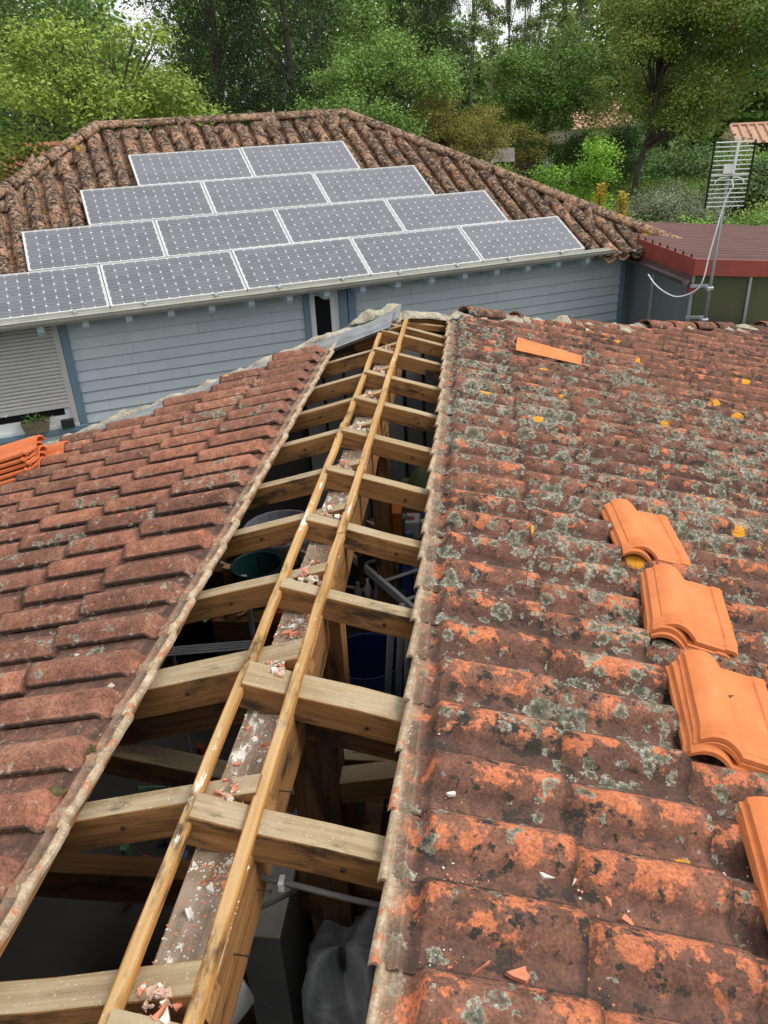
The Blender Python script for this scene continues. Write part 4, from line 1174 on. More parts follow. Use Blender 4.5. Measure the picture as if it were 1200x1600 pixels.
# ------------------------------------------------------------------ solar panels
def solar_panels():
    W, H = 1.58, 0.808
    fr = MB()
    t, h = 0.010, 0.038
    for (c, d) in (((W / 2, t / 2, -h / 2), (W, t, h)), ((W / 2, H - t / 2, -h / 2), (W, t, h)), ((t / 2, H / 2, -h / 2), (t, H - 2 * t, h)), ((W - t / 2, H / 2, -h / 2), (t, H - 2 * t, h))):
        fr.box(c, d)
    frame_me = fr.mesh('frame', M_ALU); bevel(frame_me, 0.0015)
    bs = MB(); bs.box((W / 2, H / 2, -0.009), (W - 2 * t + .002, H - 2 * t + .002, 0.008)); back_me = bs.mesh('backsheet', M_BACKSHEET)
    cp, cs, cc = 0.1275, 0.1250, 0.0150
    a = cs / 2; b = a - cc
    cm = MB(); P = [(-b, -a), (b, -a), (a, -b), (a, b), (b, a), (-b, a), (-a, b), (-a, -b)]
    cm.add([(x, y, 0) for x, y in P], [tuple(range(8))])
    cell_me = cm.mesh('cell', M_CELL)
    cl = MB(); cl.box((0, 0, -0.01), (0.035, 0.05, 0.045)); clamp_me = cl.mesh('clamp', M_METAL)
    n = Vector((0, math.cos(RB), math.sin(RB)))
    rows = [('bottom', 0, 0.0, 5), ('third', 1, -0.792, 4), ('second', 2, -1.593, 3), ('top', 3, -2.436, 2)]
    nth = ['rightmost', 'second from the right', 'third from the right', 'fourth from the right', 'leftmost']
    for rn, r, off, k in rows:
        for i in range(k):
            u = off - (i + 1) * 1.59
            rr = random.Random(r * 9 + i)
            M = HM @ Matrix.Translation(Vector((u, 0, HZ)) + n * (r * 0.818) + Vector((0, 0, rr.uniform(-.003, .003)))) @ Matrix.Rotation(RB + R(rr.uniform(-.25, .25)), 4, 'X')
            pos = nth[i] if not (i == k - 1 and k < 5) else 'leftmost'
            rown = {'bottom': 'in the bottom row above the gutter', 'third': 'in the row of four', 'second': 'in the row of three', 'top': 'in the top row of two'}[rn]
            p = thing('solar_panel', 'white framed solar panel, %s %s' % (pos, rown), 'solar panel', group='solar panels on the house roof', M=M)
            put('frame', frame_me, p, M); put('backsheet', back_me, p, M)
            x0 = (W - 11 * cp) / 2; y0 = (H - 5 * cp) / 2
            for cx in range(12):
                for cy in range(6):
                    put('cell', cell_me, p, M @ Matrix.Translation((x0 + cx * cp, y0 + cy * cp, -0.0035)))
            if r == 0:
                for x in (0.38, 1.2): put('clamp', clamp_me, p, M @ Matrix.Translation((x, -0.012, -0.012)))
    # mounting rails under the panels
    for r, off, k in ((0, 0, 5), (1, -.792, 4), (2, -1.593, 3), (3, -2.436, 2)):
        for f in (0.2, 0.62):
            a = HM @ (Vector((off - k * 1.59, 0, HZ)) + n * (r * 0.818 + f) + Vector((0, math.sin(RB), -math.cos(RB))) * 0.06)
            mb = MB(); mb.box((k * 1.59 / 2, 0, 0), (k * 1.59 - .04, 0.035, 0.035))
            mb.build('panel_rail', M_METAL, house, Matrix.Translation(a) @ Matrix.Rotation(TH, 4, 'Z') @ Matrix.Rotation(RB, 4, 'X'))
solar_panels()

# ------------------------------------------------------------------ conservatory with its maroon roof
def conservatory():
    C1 = Vector((3.47, 10.7, -0.33))
    A = Vector((0.953, 0.303, -0.10)); B = Vector((-0.303, 0.953, 0.035))
    base = thing('conservatory', 'low lean-to conservatory with maroon ribbed roof and red fascia boards', 'conservatory', (4.5, 12.5, -2.9))
    def P(a, b, dz=0.0): return C1 + A * a + B * b + Vector((0, 0, dz))
    LA, LB = 4.6, 3.0
    # the roof sheet with its raised ribs
    n = 15; pitch = LB / n
    V = []
    for i in range(n):
        b0 = i * pitch
        for db, dz in ((0, 0), (pitch * .42, 0), (pitch * .5, 0.045), (pitch * .64, 0.045), (pitch * .74, 0)):
            V.append((b0 + db, dz))
    V.append((LB, 0))
    for k in range(4):                                     # four sheets, each a part
        b_lo, b_hi = k * LB / 4, (k + 1) * LB / 4
        pr = [v for v in V if b_lo - 1e-6 <= v[0] <= b_hi + 1e-6]
        mb = MB(); m = len(pr)
        vv = [P(0, b, dz + 0.012 + 0.003 * (k % 2)) for b, dz in pr] + [P(LA, b, dz + 0.012 + 0.003 * (k % 2)) for b, dz in pr]
        mb.add(vv, [(i, m + i, m + i + 1, i + 1) for i in range(m - 1)])
        mb.build('roof_sheet', M_REDSHEET, base)
    mb = MB(); mb.add([P(0.02, 0.02, -.03), P(LA, 0.02, -.03), P(LA, LB, -.03), P(0.02, LB, -.03)], [(0, 3, 2, 1)]); mb.build('ceiling', M_BROWN, base)
    def board(name, p, q, h, th, out, mat, bot=0.0):
        p, q = Vector(p), Vector(q); o = Vector(out) * th
        mb = MB(); d = Vector((0, 0, h))
        mb.add([p, q, q - d, p - d, p + o, q + o, q + o - d, p + o - d], [(0, 3, 2, 1), (4, 5, 6, 7), (0, 1, 5, 4), (3, 7, 6, 2), (0, 4, 7, 3), (1, 2, 6, 5)])
        me = mb.mesh(name, mat); bevel(me, 0.003); return put(name, me, base)
    oA = Vector((0.303, -0.953, 0)); oB = Vector((-0.953, -0.303, 0))
    board('fascia', P(-0.025, 0, .02), P(LA, 0, .02), 0.21, 0.022, oA, M_REDBOARD)
    board('fascia', P(0, -0.02, .02), P(0, 2.1, .02), 0.22, 0.022, oB, M_REDBOARD)
    # brown gutter along the left side
    mb = MB(); V = []; n = 8
    for b in (0.03, 2.1):
        for k in range(n):
            t = math.pi * k / (n - 1)
            V.append(P(0, b, -0.25) + oB * (0.085 - 0.06 * math.cos(t)) + Vector((0, 0, -0.065 * math.sin(t))))
    mb.add(V, [(k, k + 1, n + k + 1, n + k) for k in range(n - 1)] + [tuple(range(n))])
    mb.build('gutter', M_BROWN, base, smooth=True)
    mb = MB(); mb.add([P(0, 0.0, -.20) + oB * .024, P(0, 2.1, -.20) + oB * .024, P(0, 2.1, -.255) + oB * .03, P(0, 0, -.255) + oB * .03], [(0, 1, 2, 3)]); mb.build('gutter_apron', M_BROWN, base)
    mb = MB(); c = P(0.02, 0.05, -0.36); mb.box(c, (0.09, 0.09, 0.12)); mb.build('corner_block', M_REDBOARD, base)
    # posts and tinted sheets
    for nm, a, b in (('post', 0.03, 0.06), ('post', 0.03, 1.05), ('post', 0.03, 2.0), ('post', 0.85, 0.03), ('post', 1.9, 0.03), ('post', 3.0, 0.03), ('post', 4.3, 0.03)):
        top = P(a, b, -0.19); mb = MB(); mb.box((top.x, top.y, (top.z - 2.9) / 2), (0.035, 0.035, top.z + 2.9)); mb.build(nm, M_METAL, base)
    def sheet(a0, b0, a1, b1, mat, off):
        p, q = P(a0, b0, -.2) + off, P(a1, b1, -.2) + off
        mb = MB(); o = Vector((off.x, off.y, 0)).normalized() * -0.012 if off.length else Vector((0.01, 0.01, 0))
        p0, q0 = Vector((p.x, p.y, -2.9)), Vector((q.x, q.y, -2.9))
        mb.add([p, q, q0, p0, p + o, q + o, q0 + o, p0 + o], [(0, 3, 2, 1), (4, 5, 6, 7), (0, 1, 5, 4), (0, 4, 7, 3), (1, 2, 6, 5)])
        mb.build('tinted_sheet', mat, base)
    for a0, a1 in ((0.06, 0.83), (0.87, 1.88), (1.92, 2.98), (3.02, 4.28)): sheet(a0, 0.04, a1, 0.04, M_POLY_G, oA * 0.001)
    for b0, b1 in ((0.09, 1.03), (1.07, 1.98)): sheet(0.045, b0, 0.045, b1, M_POLY_B, oB * 0.001)
    # leaf litter on the sheets
    lt = shard_mesh(4, 0.03, 0.008); ltm = grid_mesh('leaf_litter', lt[0], lt[1], M_DARKMETAL, smooth=False)
    rr = random.Random(4)
    for i in range(9):
        o = put('leaf_litter', ltm, None, Matrix.Translation(P(rr.uniform(.1, 1.6), rr.uniform(.2, 2.4), 0.02)) @ Matrix.Rotation(i, 4, 'Z'))
        tag(o, 'small dark leaf lying on the maroon ribbed roof', 'leaf', 'leaves on the maroon roof')
conservatory()

# ------------------------------------------------------------------ aerial
def aerial():
    b, tp = Vector((3.585, 10.42, -2.0)), Vector((3.635, 10.42, 0.78))
    t = thing('television_aerial', 'white grid television aerial on a grey mast beside the conservatory', 'aerial', b)
    mb = MB(); mb.tube([b, b.lerp(tp, .5), tp], 0.017, 12); mb.build('mast', plain('dull_steel', (0.2, 0.21, 0.22), 0.5, 0.15, 12, 0.5), t, smooth=True)
    def at(x, z): return Vector((3.645 + x, 10.40 + 0.02 * x, z))
    tilt = 0.02
    for half, z0 in ((0, 0.70), (1, 0.36)):
        for k in range(8):
            z = z0 + (7 - k) * 0.049 - (0.0 if half == 0 else 0.018)
            cx = 0.0 + (z - 0.7) * tilt
            mb = MB(); mb.tube([at(cx - 0.222, z), at(cx + 0.222, z)], 0.0062, 6); mb.build('reflector_rod', M_WHITE, t)
        for sx in (-0.228, 0.228):
            zt, zb = z0 + 0.36, z0 - 0.015 - (0 if half == 0 else 0.018)
            p, q = at((zb - .7) * tilt + sx, zb), at((zt - .7) * tilt + sx, zt)
            mb = MB(); mb.tube([p, q], 0.013, 6); mb.build('side_rail', M_PANE, t)
    mb = MB(); mb.box((0, 0, 0), (0.026, 0.02, 0.40), M=Matrix.Translation(at(0.03, 0.90) + Vector((0.005, -.03, 0))) @ Matrix.Rotation(0.05, 4, 'Y')); mb.build('boom', M_WHITE, t)
    mb = MB(); mb.box(at(-0.02, 0.76) + Vector((0, -.015, 0)), (0.13, 0.02, 0.10)); mb.build('dipole_box', M_WHITE, t)
    for sx in (-1, 1):
        mb = MB(); c = at(0.0, 0.665)
        mb.tube([c + Vector((sx * (.03 + .13 * k / 6), -.02, -0.0 - (0.045 * (k / 6) ** 4))) for k in range(7)] + [c + Vector((sx * .165, -.02, -0.07))], 0.006, 6); mb.build('dipole_loop', M_WHITE, t)
    # brackets to the corner post
    for z in (-0.62, -1.02):
        p = b.lerp(tp, (z + 2.0) / 2.78)
        mb = MB(); mb.box((p.x - .10, p.y + .12, z), (0.22, 0.03, 0.035)); mb.box((p.x - .02, p.y + .05, z - .02), (0.035, 0.16, 0.03)); mb.tube([p + Vector((-.035, 0, -.01)), p + Vector((.035, 0, -.01))], .03, 8)
        mb.build('bracket', M_METAL, t)
    # cable
    pts = [(3.665, 10.37, 0.64), (3.69, 10.36, 0.56), (3.655, 10.37, 0.50), (3.61, 10.37, 0.32), (3.57, 10.36, 0.08), (3.53, 10.36, -0.2), (3.50, 10.36, -0.48), (3.46, 10.40, -0.62), (3.36, 10.5, -0.72), (3.24, 10.6, -0.76), (3.12, 10.75, -0.72), (3.04, 10.95, -0.66), (2.99, 11.15, -0.58)]
    mb = MB(); mb.tube(smooth_path(pts), 0.0085, 6); mb.build('cable', M_WHITE, t, smooth=True)
def smooth_path(pts, k=5):
    P = [Vector(p) for p in pts]; out = []
    for i in range(len(P) - 1):
        a, b, c, d = P[max(i - 1, 0)], P[i], P[i + 1], P[min(i + 2, len(P) - 1)]
        for j in range(k):
            t = j / k
            out.append(0.5 * ((2 * b) + (c - a) * t + (2 * a - 5 * b + 4 * c - d) * t * t + (3 * b - a - 3 * c + d) * t ** 3))
    out.append(P[-1]); return out
aerial()

# ------------------------------------------------------------------ things stored in the garage, seen through the open ridge
def M_(name, col, rough=0.5, var=0.15): return plain(name, col, rough, var, 6)
def solid(name, label, cat, c, d, mat, rz=0.0, bv=0.008, group=None, rx=0.0):
    mb = MB(); mb.box((0, 0, d[2] / 2), d); me = mb.mesh(name, mat); bevel(me, bv, 2)
    return tag(put(name, me, None, Matrix.Translation(c) @ Matrix.Rotation(rz, 4, 'Z') @ Matrix.Rotation(rx, 4, 'X')), label, cat, group)
FL = -2.75
def interior():
    # tall grey cabinet close under the ridge
    t = thing('metal_cabinet', 'tall grey metal cabinet under the ridge near the bottom of the opening', 'cabinet', (-0.15, 1.95, FL))
    g = M_('grey_cabinet_paint', (0.24, 0.24, 0.235), 0.45)
    mb = MB(); mb.box((-0.15, 1.96, (FL - 1.12) / 2), (0.155, 0.34, -1.12 - FL)); me = mb.mesh('body', g); bevel(me, .006, 2); put('body', me, t)
    mb = MB(); mb.box((-0.15, 1.96, -1.112), (0.165, 0.35, 0.015)); me = mb.mesh('top_plate', M_('dusty_top', (0.33, 0.31, 0.26), .8, .3)); bevel(me, .003); put('top_plate', me, t)
    mb = MB(); mb.box((-0.16, 1.786, -1.55), (0.02, 0.006, 0.008)); mb.build('badge', M_METAL, t)
    # object under a grey dust sheet
    V, F = [], []; na, nr = 56, 16
    for k in range(nr):
        f = k / (nr - 1)
        for a in range(na):
            th = 2 * math.pi * a / na
            sq = 1 / max(abs(math.cos(th)), abs(math.sin(th))) ** .55
            if f < .4: r = .02 + .98 * f / .4; z = 1.5 + .06 * math.sin(2 * th + 1) - .05 * r ** 3; pl = .02 * r
            else: g = (f - .4) / .6; r = 1 + .28 * g; z = 1.45 - 1.43 * g + .05 * math.sin(2 * th + 1); pl = .05 + .10 * g
            r *= sq * (1 + pl * (math.sin(9 * th + 1.5 * math.sin(3 * th)) + .5 * math.sin(17 * th + 2)))
            V.append((0.15 + math.cos(th) * r * .135, 1.83 + math.sin(th) * r * .24, FL + z - .02 * math.sin(5 * th) * r))
    F = [(k * na + a, k * na + (a + 1) % na, (k + 1) * na + (a + 1) % na, (k + 1) * na + a) for k in range(nr - 1) for a in range(na)]
    F.append(tuple(range(na)))
    F = [tuple(reversed(f)) for f in F]
    s = NT('grey_dust_sheet'); nn = s.noise(s.mapping(s.coord(), (1, 1, .35)), 9, 4, .55, 1.6); s.color(s.ramp(nn, [(.3, (.17, .175, .18)), (.7, (.33, .335, .34))])); s.bump(nn, .5, .03); s.set(Roughness=.3)
    tag(put('dust_sheet', grid_mesh('dust_sheet', V, F, s.m)), 'grey plastic dust sheet draped over stored goods beside the metal cabinet', 'dust sheet')
    V, F = lumpy([(-0.20, 1.36, -1.05), (-0.19, 1.50, -1.0), (-0.2, 1.62, -1.1)], 0.17, 0.16, 21, .25, 13)
    V = V + [(p.x, p.y, p.z - 1.5) for p in V]
    tag(put('white_sack', grid_mesh('white_sack', V[:len(V) // 2], F, M_('white_sack', (.6, .6, .6), .7))), 'white sack partly hidden behind the ridge beam at bottom', 'sack')
    # conduit under the near rafter
    pts = smooth_path([(-0.08, 1.36, -0.26), (0.03, 1.37, -0.225), (0.14, 1.365, -0.235), (0.30, 1.36, -0.275), (0.60, 1.37, -0.36)])
    mb = MB(); mb.tube(pts, 0.0085, 8)
    pts = smooth_path([(0.13, 1.365, -0.235), (0.15, 1.40, -0.30), (0.11, 1.42, -0.36), (0.02, 1.40, -0.40), (-0.09, 1.38, -0.42)])
    mb.tube(pts, 0.0075, 8)
    t = thing('conduit', 'grey electrical conduit clipped under the thick near rafter', 'conduit', (0.1, 1.36, -0.25))
    mb.build('pipe', M_('conduit_grey', (.13, .125, .12), .5), t, smooth=True)
    mb = MB(); mb.box((0.125, 1.362, -0.232), (.014, .03, .03)); mb.build('clip', M_WHITE, t)
    # aluminium ladders lying across the store
    def ladder(label, p, q, w, up):
        t = thing('ladder', label, 'ladder', (Vector(p) + Vector(q)) / 2, group='ladders stored under the ridge')
        p, q = Vector(p), Vector(q); d = (q - p); sd_ = d.cross(Vector(up)).normalized() * w / 2
        al = M_WHITE
        for s_ in (-1, 1):
            M = frame(p + sd_ * s_, d, sd_); mb = MB(); mb.box((d.length / 2, 0, 0), (d.length, .028, .065)); mb.build('rail', al, t, M)
        k = int(d.length / .28)
        for i in range(k):
            c = p + d * ((i + .5) / k); mb = MB(); mb.tube([c - sd_, c + sd_], .014, 6); mb.build('rung', al, t)
    ladder('pale ladder lying flat among the stored goods', (-0.35, 5.6, -1.55), (0.75, 4.0, -1.45), .32, (0, 0, 1))
    for i, (p, q) in enumerate((((.17, 3.75, -1.05), (-.02, 4.5, -2.74)), ((.23, 3.8, -1.0), (.06, 4.55, -2.74)), ((.27, 3.72, -1.1), (.14, 4.5, -2.74)))):
        mb = MB(); mb.tube([p, q], .022, 8); o = mb.build('metal_pole', M_SHUT, smooth=True)
        tag(o, '%s of three grey metal poles leaning beside the king post' % ('left', 'middle', 'right')[i], 'pole', 'metal poles in the garage')
    # shelf of boxes on the right
    t = thing('storage_shelf', 'wooden storage shelf along the gable holding boxes', 'shelf', (0.7, 5.2, FL))
    for z in (-2.2, -1.80, -1.33):
        mb = MB(); mb.box((0.62, 5.25, z), (1.7, .45, .03)); mb.build('board', M_OLDBEAM, t)
    for x in (-0.2, 1.45):
        mb = MB(); mb.box((x, 5.25, -2.0), (.05, .42, 1.5)); mb.build('upright', M_OLDBEAM, t)
    solid('cardboard_box', 'bright orange box on the upper garage shelf', 'box', (0.02, 5.22, -1.31), (.19, .2, .23), M_('orange_print', (.6, .16, .02)))
    solid('cardboard_box', 'plain white box beside the orange box', 'box', (0.19, 5.22, -1.31), (.11, .16, .14), M_('white_card', (.5, .5, .5)))
    cols = [((.2, .2, .1), 'olive green'), ((.06, .08, .35), 'blue and white'), ((.3, .3, .32), 'pale grey'), ((.1, .09, .08), 'dark brown'), ((.25, .2, .15), 'tan')]
    for i, (c, nm) in enumerate(cols):
        solid('carton', '%s carton in the row on the lower garage shelf' % nm, 'carton', (0.05 + i * .095, 5.10, -1.78), (.085, .16, .30 - .03 * (i % 3)), M_('carton_%d' % i, c), group='cartons on the lower shelf')
    for i in range(5):
        mb = MB(); x, y = -0.22 + i * .07, 4.95 + .05 * (i % 2); mb.tube([(x, y, -1.78), (x, y, -1.66), (x, y, -1.62), (x, y, -1.58)], [.03, .03, .012, .014], 10)
        tag(mb.build('bottle', M_WHITE if i % 2 else M_('bottle_grey%d' % i, (.3, .3, .33)), smooth=True), '%s plastic bottle among the clutter by the ladder' % ('white' if i % 2 else 'grey'), 'bottle', 'bottles on the garage shelf')
    # barrel, tub, bucket, rack
    def round_(name, label, cat, c, r0, r1, h, mat, wall=.008):
        mb = MB(); n = 20; V = []
        for r, z in ((r0, 0), (r1, h), (r1 + .01, h), (r1 + .01, h - .02), (r1 - wall, h - .005), (r0 - wall, .02)):
            V += [(c[0] + math.cos(6.2832 * k / n) * r, c[1] + math.sin(6.2832 * k / n) * r, c[2] + z) for k in range(n)]
        seq = [0, 3, 2, 1, 4, 5]
        F = []
        for a, b_ in ((0, 3), (3, 2), (2, 1), (1, 4), (4, 5)):
            F += [(a * n + k, a * n + (k + 1) % n, b_ * n + (k + 1) % n, b_ * n + k) for k in range(n)]
        F.append(tuple(reversed(range(n)))); F.append(tuple(5 * n + k for k in range(n)))
        mb.add(V, F); return tag(mb.build(name, mat, smooth=False), label, cat)
    blue = M_('blue_plastic', (.015, .035, .17), .5)
    round_('barrel', 'blue plastic barrel behind the king post', 'barrel', (-0.12, 4.55, FL), .27, .27, .8, blue)
    solid('storage_crate', 'dark blue storage crate beside the barrel', 'crate', (0.30, 4.1, FL), (.5, .5, .55), blue)
    round_('bucket', 'teal plastic bucket among dark clutter on the left', 'bucket', (-0.98, 4.95, -1.75), .15, .19, .32, M_('teal_plastic', (.01, .055, .055), .5))
    solid('storage_chest', 'dark wooden chest under the teal bucket', 'chest', (-0.95, 4.95, FL), (.7, .6, 1.0), M_OLDBEAM)
    round_('wash_tub', 'pale grey plastic tub behind the left rafters', 'tub', (-0.95, 5.65, -1.75), .26, .32, .25, M_('pale_tub', (.33, .34, .38), .5))
    solid('work_table', 'dark work bench under the pale tub', 'bench', (-1.0, 5.6, FL), (1.0, .5, 1.0), M_OLDBEAM)
    t = thing('drying_rack', 'chrome tube rack in the dark left side of the opening', 'rack', (-0.95, 3.7, FL))
    for i in range(4):
        mb = MB(); a = Vector((-1.25, 3.72 + i * .025, -1.35 + .0 * i)); mb.tube([a, a + Vector((.55, .10, 0))], .008, 6); mb.build('bar', M_METAL, t)
    for x, y in ((-1.22, 3.70), (-0.75, 3.85), (-0.72, 3.80)):
        mb = MB(); mb.tube([(x, y, FL), (x, y + .1, -1.1)], .011, 6); mb.build('leg', M_METAL, t)
    V, F = lumpy([(-0.55, 2.55, -1.55), (-0.25, 2.65, -1.5), (0.1, 2.6, -1.55)], .5, .14, 31, .3, 13)
    tag(put('tarpaulin', grid_mesh('tarpaulin', V, F, M_('grey_tarp', (.22, .23, .22), .5))), 'crumpled grey tarpaulin on a crate below the left rafters', 'tarpaulin')
    solid('storage_crate', 'low wooden crate under the grey tarpaulin', 'crate', (-0.25, 2.6, FL), (.9, .55, 1.25), M_OLDBEAM)
    V, F = lumpy([(0.10, 6.0, -1.30), (0.3, 6.05, -1.24), (0.5, 6.1, -1.3)], .34, .2, 33, .4, 13)
    tag(put('netting_bundle', grid_mesh('netting_bundle', V, F, M_('green_net', (.16, .2, .09), .8, .5))), 'bundle of pale green netting under the gable', 'netting')
    solid('storage_crate', 'tan cardboard carton under the green netting by the gable', 'crate', (0.30, 6.02, FL), (.55, .35, 1.46), M_('tan_card', (.25, .18, .1), .8))
interior()
def clutter():
    rr = random.Random(12)
    cols = [(.45, .45, .43), (.5, .3, .12), (.12, .16, .3), (.3, .05, .03), (.08, .2, .12), (.2, .18, .15), (.55, .5, .35)]
    mats = [plain('clutter_%d' % i, c, .6, .3, 12) for i, c in enumerate(cols)]
    mb = MB()
    zones = [(-.15, 1.3, 5.05, 5.42, -1.31, 40), (-.15, 1.4, 5.02, 5.42, -1.78, 45), (-1.3, -.55, 4.7, 5.2, -1.74, 26), (-1.45, -.55, 5.4, 5.8, -1.74, 26), (-.7, .15, 2.38, 2.8, -1.49, 24), (-1.6, -.3, 3.2, 4.3, -2.74, 50), (.1, 1.2, 2.7, 3.9, -2.74, 40)]
    for x0, x1, y0, y1, z, n in zones:
        for _ in range(n):
            x, y = rr.uniform(x0, x1), rr.uniform(y0, y1); m = rr.randrange(len(mats)); k = rr.random()
            if k < .4:
                h = rr.uniform(.05, .2); r = rr.uniform(.018, .045); mb.tube([(x, y, z), (x, y, z + h)], r, 9, m)
            elif k < .75:
                d = (rr.uniform(.05, .16), rr.uniform(.05, .14), rr.uniform(.04, .18)); mb.box((0, 0, d[2] / 2), d, m, Matrix.Translation((x, y, z)) @ Matrix.Rotation(rr.uniform(0, 3), 4, 'Z'))
            elif k < .88:
                a = rr.uniform(0, 6.3); L = rr.uniform(.2, .45); mb.tube([(x, y, z + .03), (x + math.cos(a) * L, y + math.sin(a) * L, z + rr.uniform(.03, .25))], rr.uniform(.008, .016), 7, m)
            else:
                c = rr.uniform(.05, .1); mb.tube([(x + math.cos(t * .5) * c, y + math.sin(t * .5) * c, z + .02 + t * .002) for t in range(26)], .008, 6, m)
    tag(mb.build('stored_clutter', mats), 'jumble of jars, tools, cartons and cable rings on shelves and floor', 'clutter', None, 'stuff')
clutter()

# ------------------------------------------------------------------ vegetation
def leaf_cloud(centers, per, spread, size, rg, flat=0.7, droop=0.25, aspect=0.55, ctint=None):
    C = np.repeat(np.asarray(centers, float), per, 0)
    n = len(C)
    off = rg.normal(size=(n, 3)) * spread * np.array([1, 1, flat])
    p = C + off
    d = rg.normal(size=(n, 3)) * np.array([1, 1, .55]); d[:, 2] -= droop
    d /= np.linalg.norm(d, axis=1)[:, None]
    out = off / (np.linalg.norm(off, axis=1)[:, None] + 1e-6)
    up = rg.normal(size=(n, 3)) * 0.32 + out * 0.75 + np.array([0, 0, 0.7])
    s = np.cross(d, up); s /= np.linalg.norm(s, axis=1)[:, None] + 1e-9
    L = (size * rg.uniform(.6, 1.4, n))[:, None]; Wd = L * aspect * 0.5
    nrm = np.cross(s, d)
    co = np.stack([p, p + d * L * .5 + s * Wd + nrm * L * .06, p + d * L, p + d * L * .5 - s * Wd + nrm * L * .06], 1).reshape(-1, 3)
    t = rg.uniform(0, 1, n) * .22 + .10
    if ctint is not None: t = t + np.repeat(ctint, per) * .7
    else: t = t + .25
    return co, np.repeat(t, 4)
def crown_points(n, rx, ry, rz_, rg, shape='round', lump=0.28):
    """clump centres gathered into lobes, so that the crown has lit heads and shaded gaps"""
    out = []
    k = rg.normal(size=(9, 3)); ph = rg.uniform(0, 6.3, 9)
    if shape in ('cone', 'column'):
        while len(out) < n:
            h = rg.uniform(0, 1) ** (1.25 if shape == 'cone' else 1.0); a = rg.uniform(0, 6.2832); v = np.array([math.cos(a), math.sin(a), h])
            e = 1 + lump * np.mean(np.sin(k @ v * 2.4 + ph)) * 2.2
            rad = (1 - h) ** (.8 if shape == 'cone' else .32) * rg.uniform(.15, 1) ** .5 * e
            out.append((math.cos(a) * rad * rx, math.sin(a) * rad * ry, (h * 2 - 1) * rz_))
        return np.array(out), rg.uniform(0, 1, n)
    lobes = max(5, n // 11); tone = []
    while len(out) < n:
        v = rg.normal(size=3); v /= np.linalg.norm(v)
        r = rg.uniform(0.12, 1) ** (1 / 2.4)
        e = 1 + lump * np.mean(np.sin(k @ v * 2.4 + ph)) * 2.2
        c = np.array([v[0] * r * rx * e, v[1] * r * ry * e, v[2] * r * rz_ * e]) * .86
        lr = rg.uniform(.16, .30) * min(rx, rz_) + .05; tn = rg.uniform(0, 1)
        for _ in range(max(3, int(rg.normal(n / lobes, 2)))):
            w = rg.normal(size=3); w[2] = abs(w[2]) * .8 - .15; w /= np.linalg.norm(w)
            out.append(tuple(c + w * lr * np.array([1.25, 1.25, .75]) * rg.uniform(.75, 1.1))); tone.append(tn)
    return np.array(out[:n]), np.array(tone[:n])
def tree(name, label, cat, x, y, ztop, zbot, rx, clumps, per, size, leaf, seed, group=None, spread=0.3, shape='round', trunk_r=0.16, bark=None, ry=None, limbs=40, droop=.25, flat=.7, aspect=.55, lump=.28, lean=0.0):
    rg = np.random.default_rng(seed)
    g = gz(x, y)
    t = thing(name, label, cat, (x, y, g), group=group)
    ry = ry or rx; size *= .56; per = int(per * 2.6); spread *= (.62 if cat == 'tree' else .95)
    zc, rzz = (ztop + zbot) / 2, (ztop - zbot) / 2
    pts, tone = crown_points(clumps, rx, ry, rzz, rg, shape, lump); pts = pts + np.array([x + lean, y, zc])
    ctint = np.clip(tone * .6 + rg.uniform(0, .4, clumps), 0, 1)
    co, ti = leaf_cloud(pts, per, spread, size, rg, flat, droop, aspect, ctint)
    mb = MB()
    top = Vector((x + lean * .8, y, zc + rzz * .6)); b = Vector((x, y, g - .1))
    tr = [b.lerp(top, k / 6) + Vector((math.sin(k * 1.3 + seed) * .12, math.cos(k * 1.7 + seed) * .12, 0)) * (0 if k == 0 else 1) for k in range(7)]
    mb.tube(tr, [trunk_r * (1 - .13 * k) for k in range(7)], 8)
    for i in range(min(limbs, clumps)):
        e = Vector(pts[i]); f = min(.95, max(.25, (e.z - g) / (top.z - g) * .72)); s = b.lerp(top, f)
        m = s.lerp(e, .5) + Vector((0, 0, -.12 * (e - s).length * (0.3 if shape == 'round' else -.2)))
        r = trunk_r * .34 * (1 - f * .6)
        mb.tube([s, m, e], [r, r * .6, r * .22], 5, cap=False)
    mb.build('trunk', bark or M_BARK, t, smooth=True)
    put('crown', quads_mesh('crown', co, LF[leaf], ti), t)
    return t
planter()

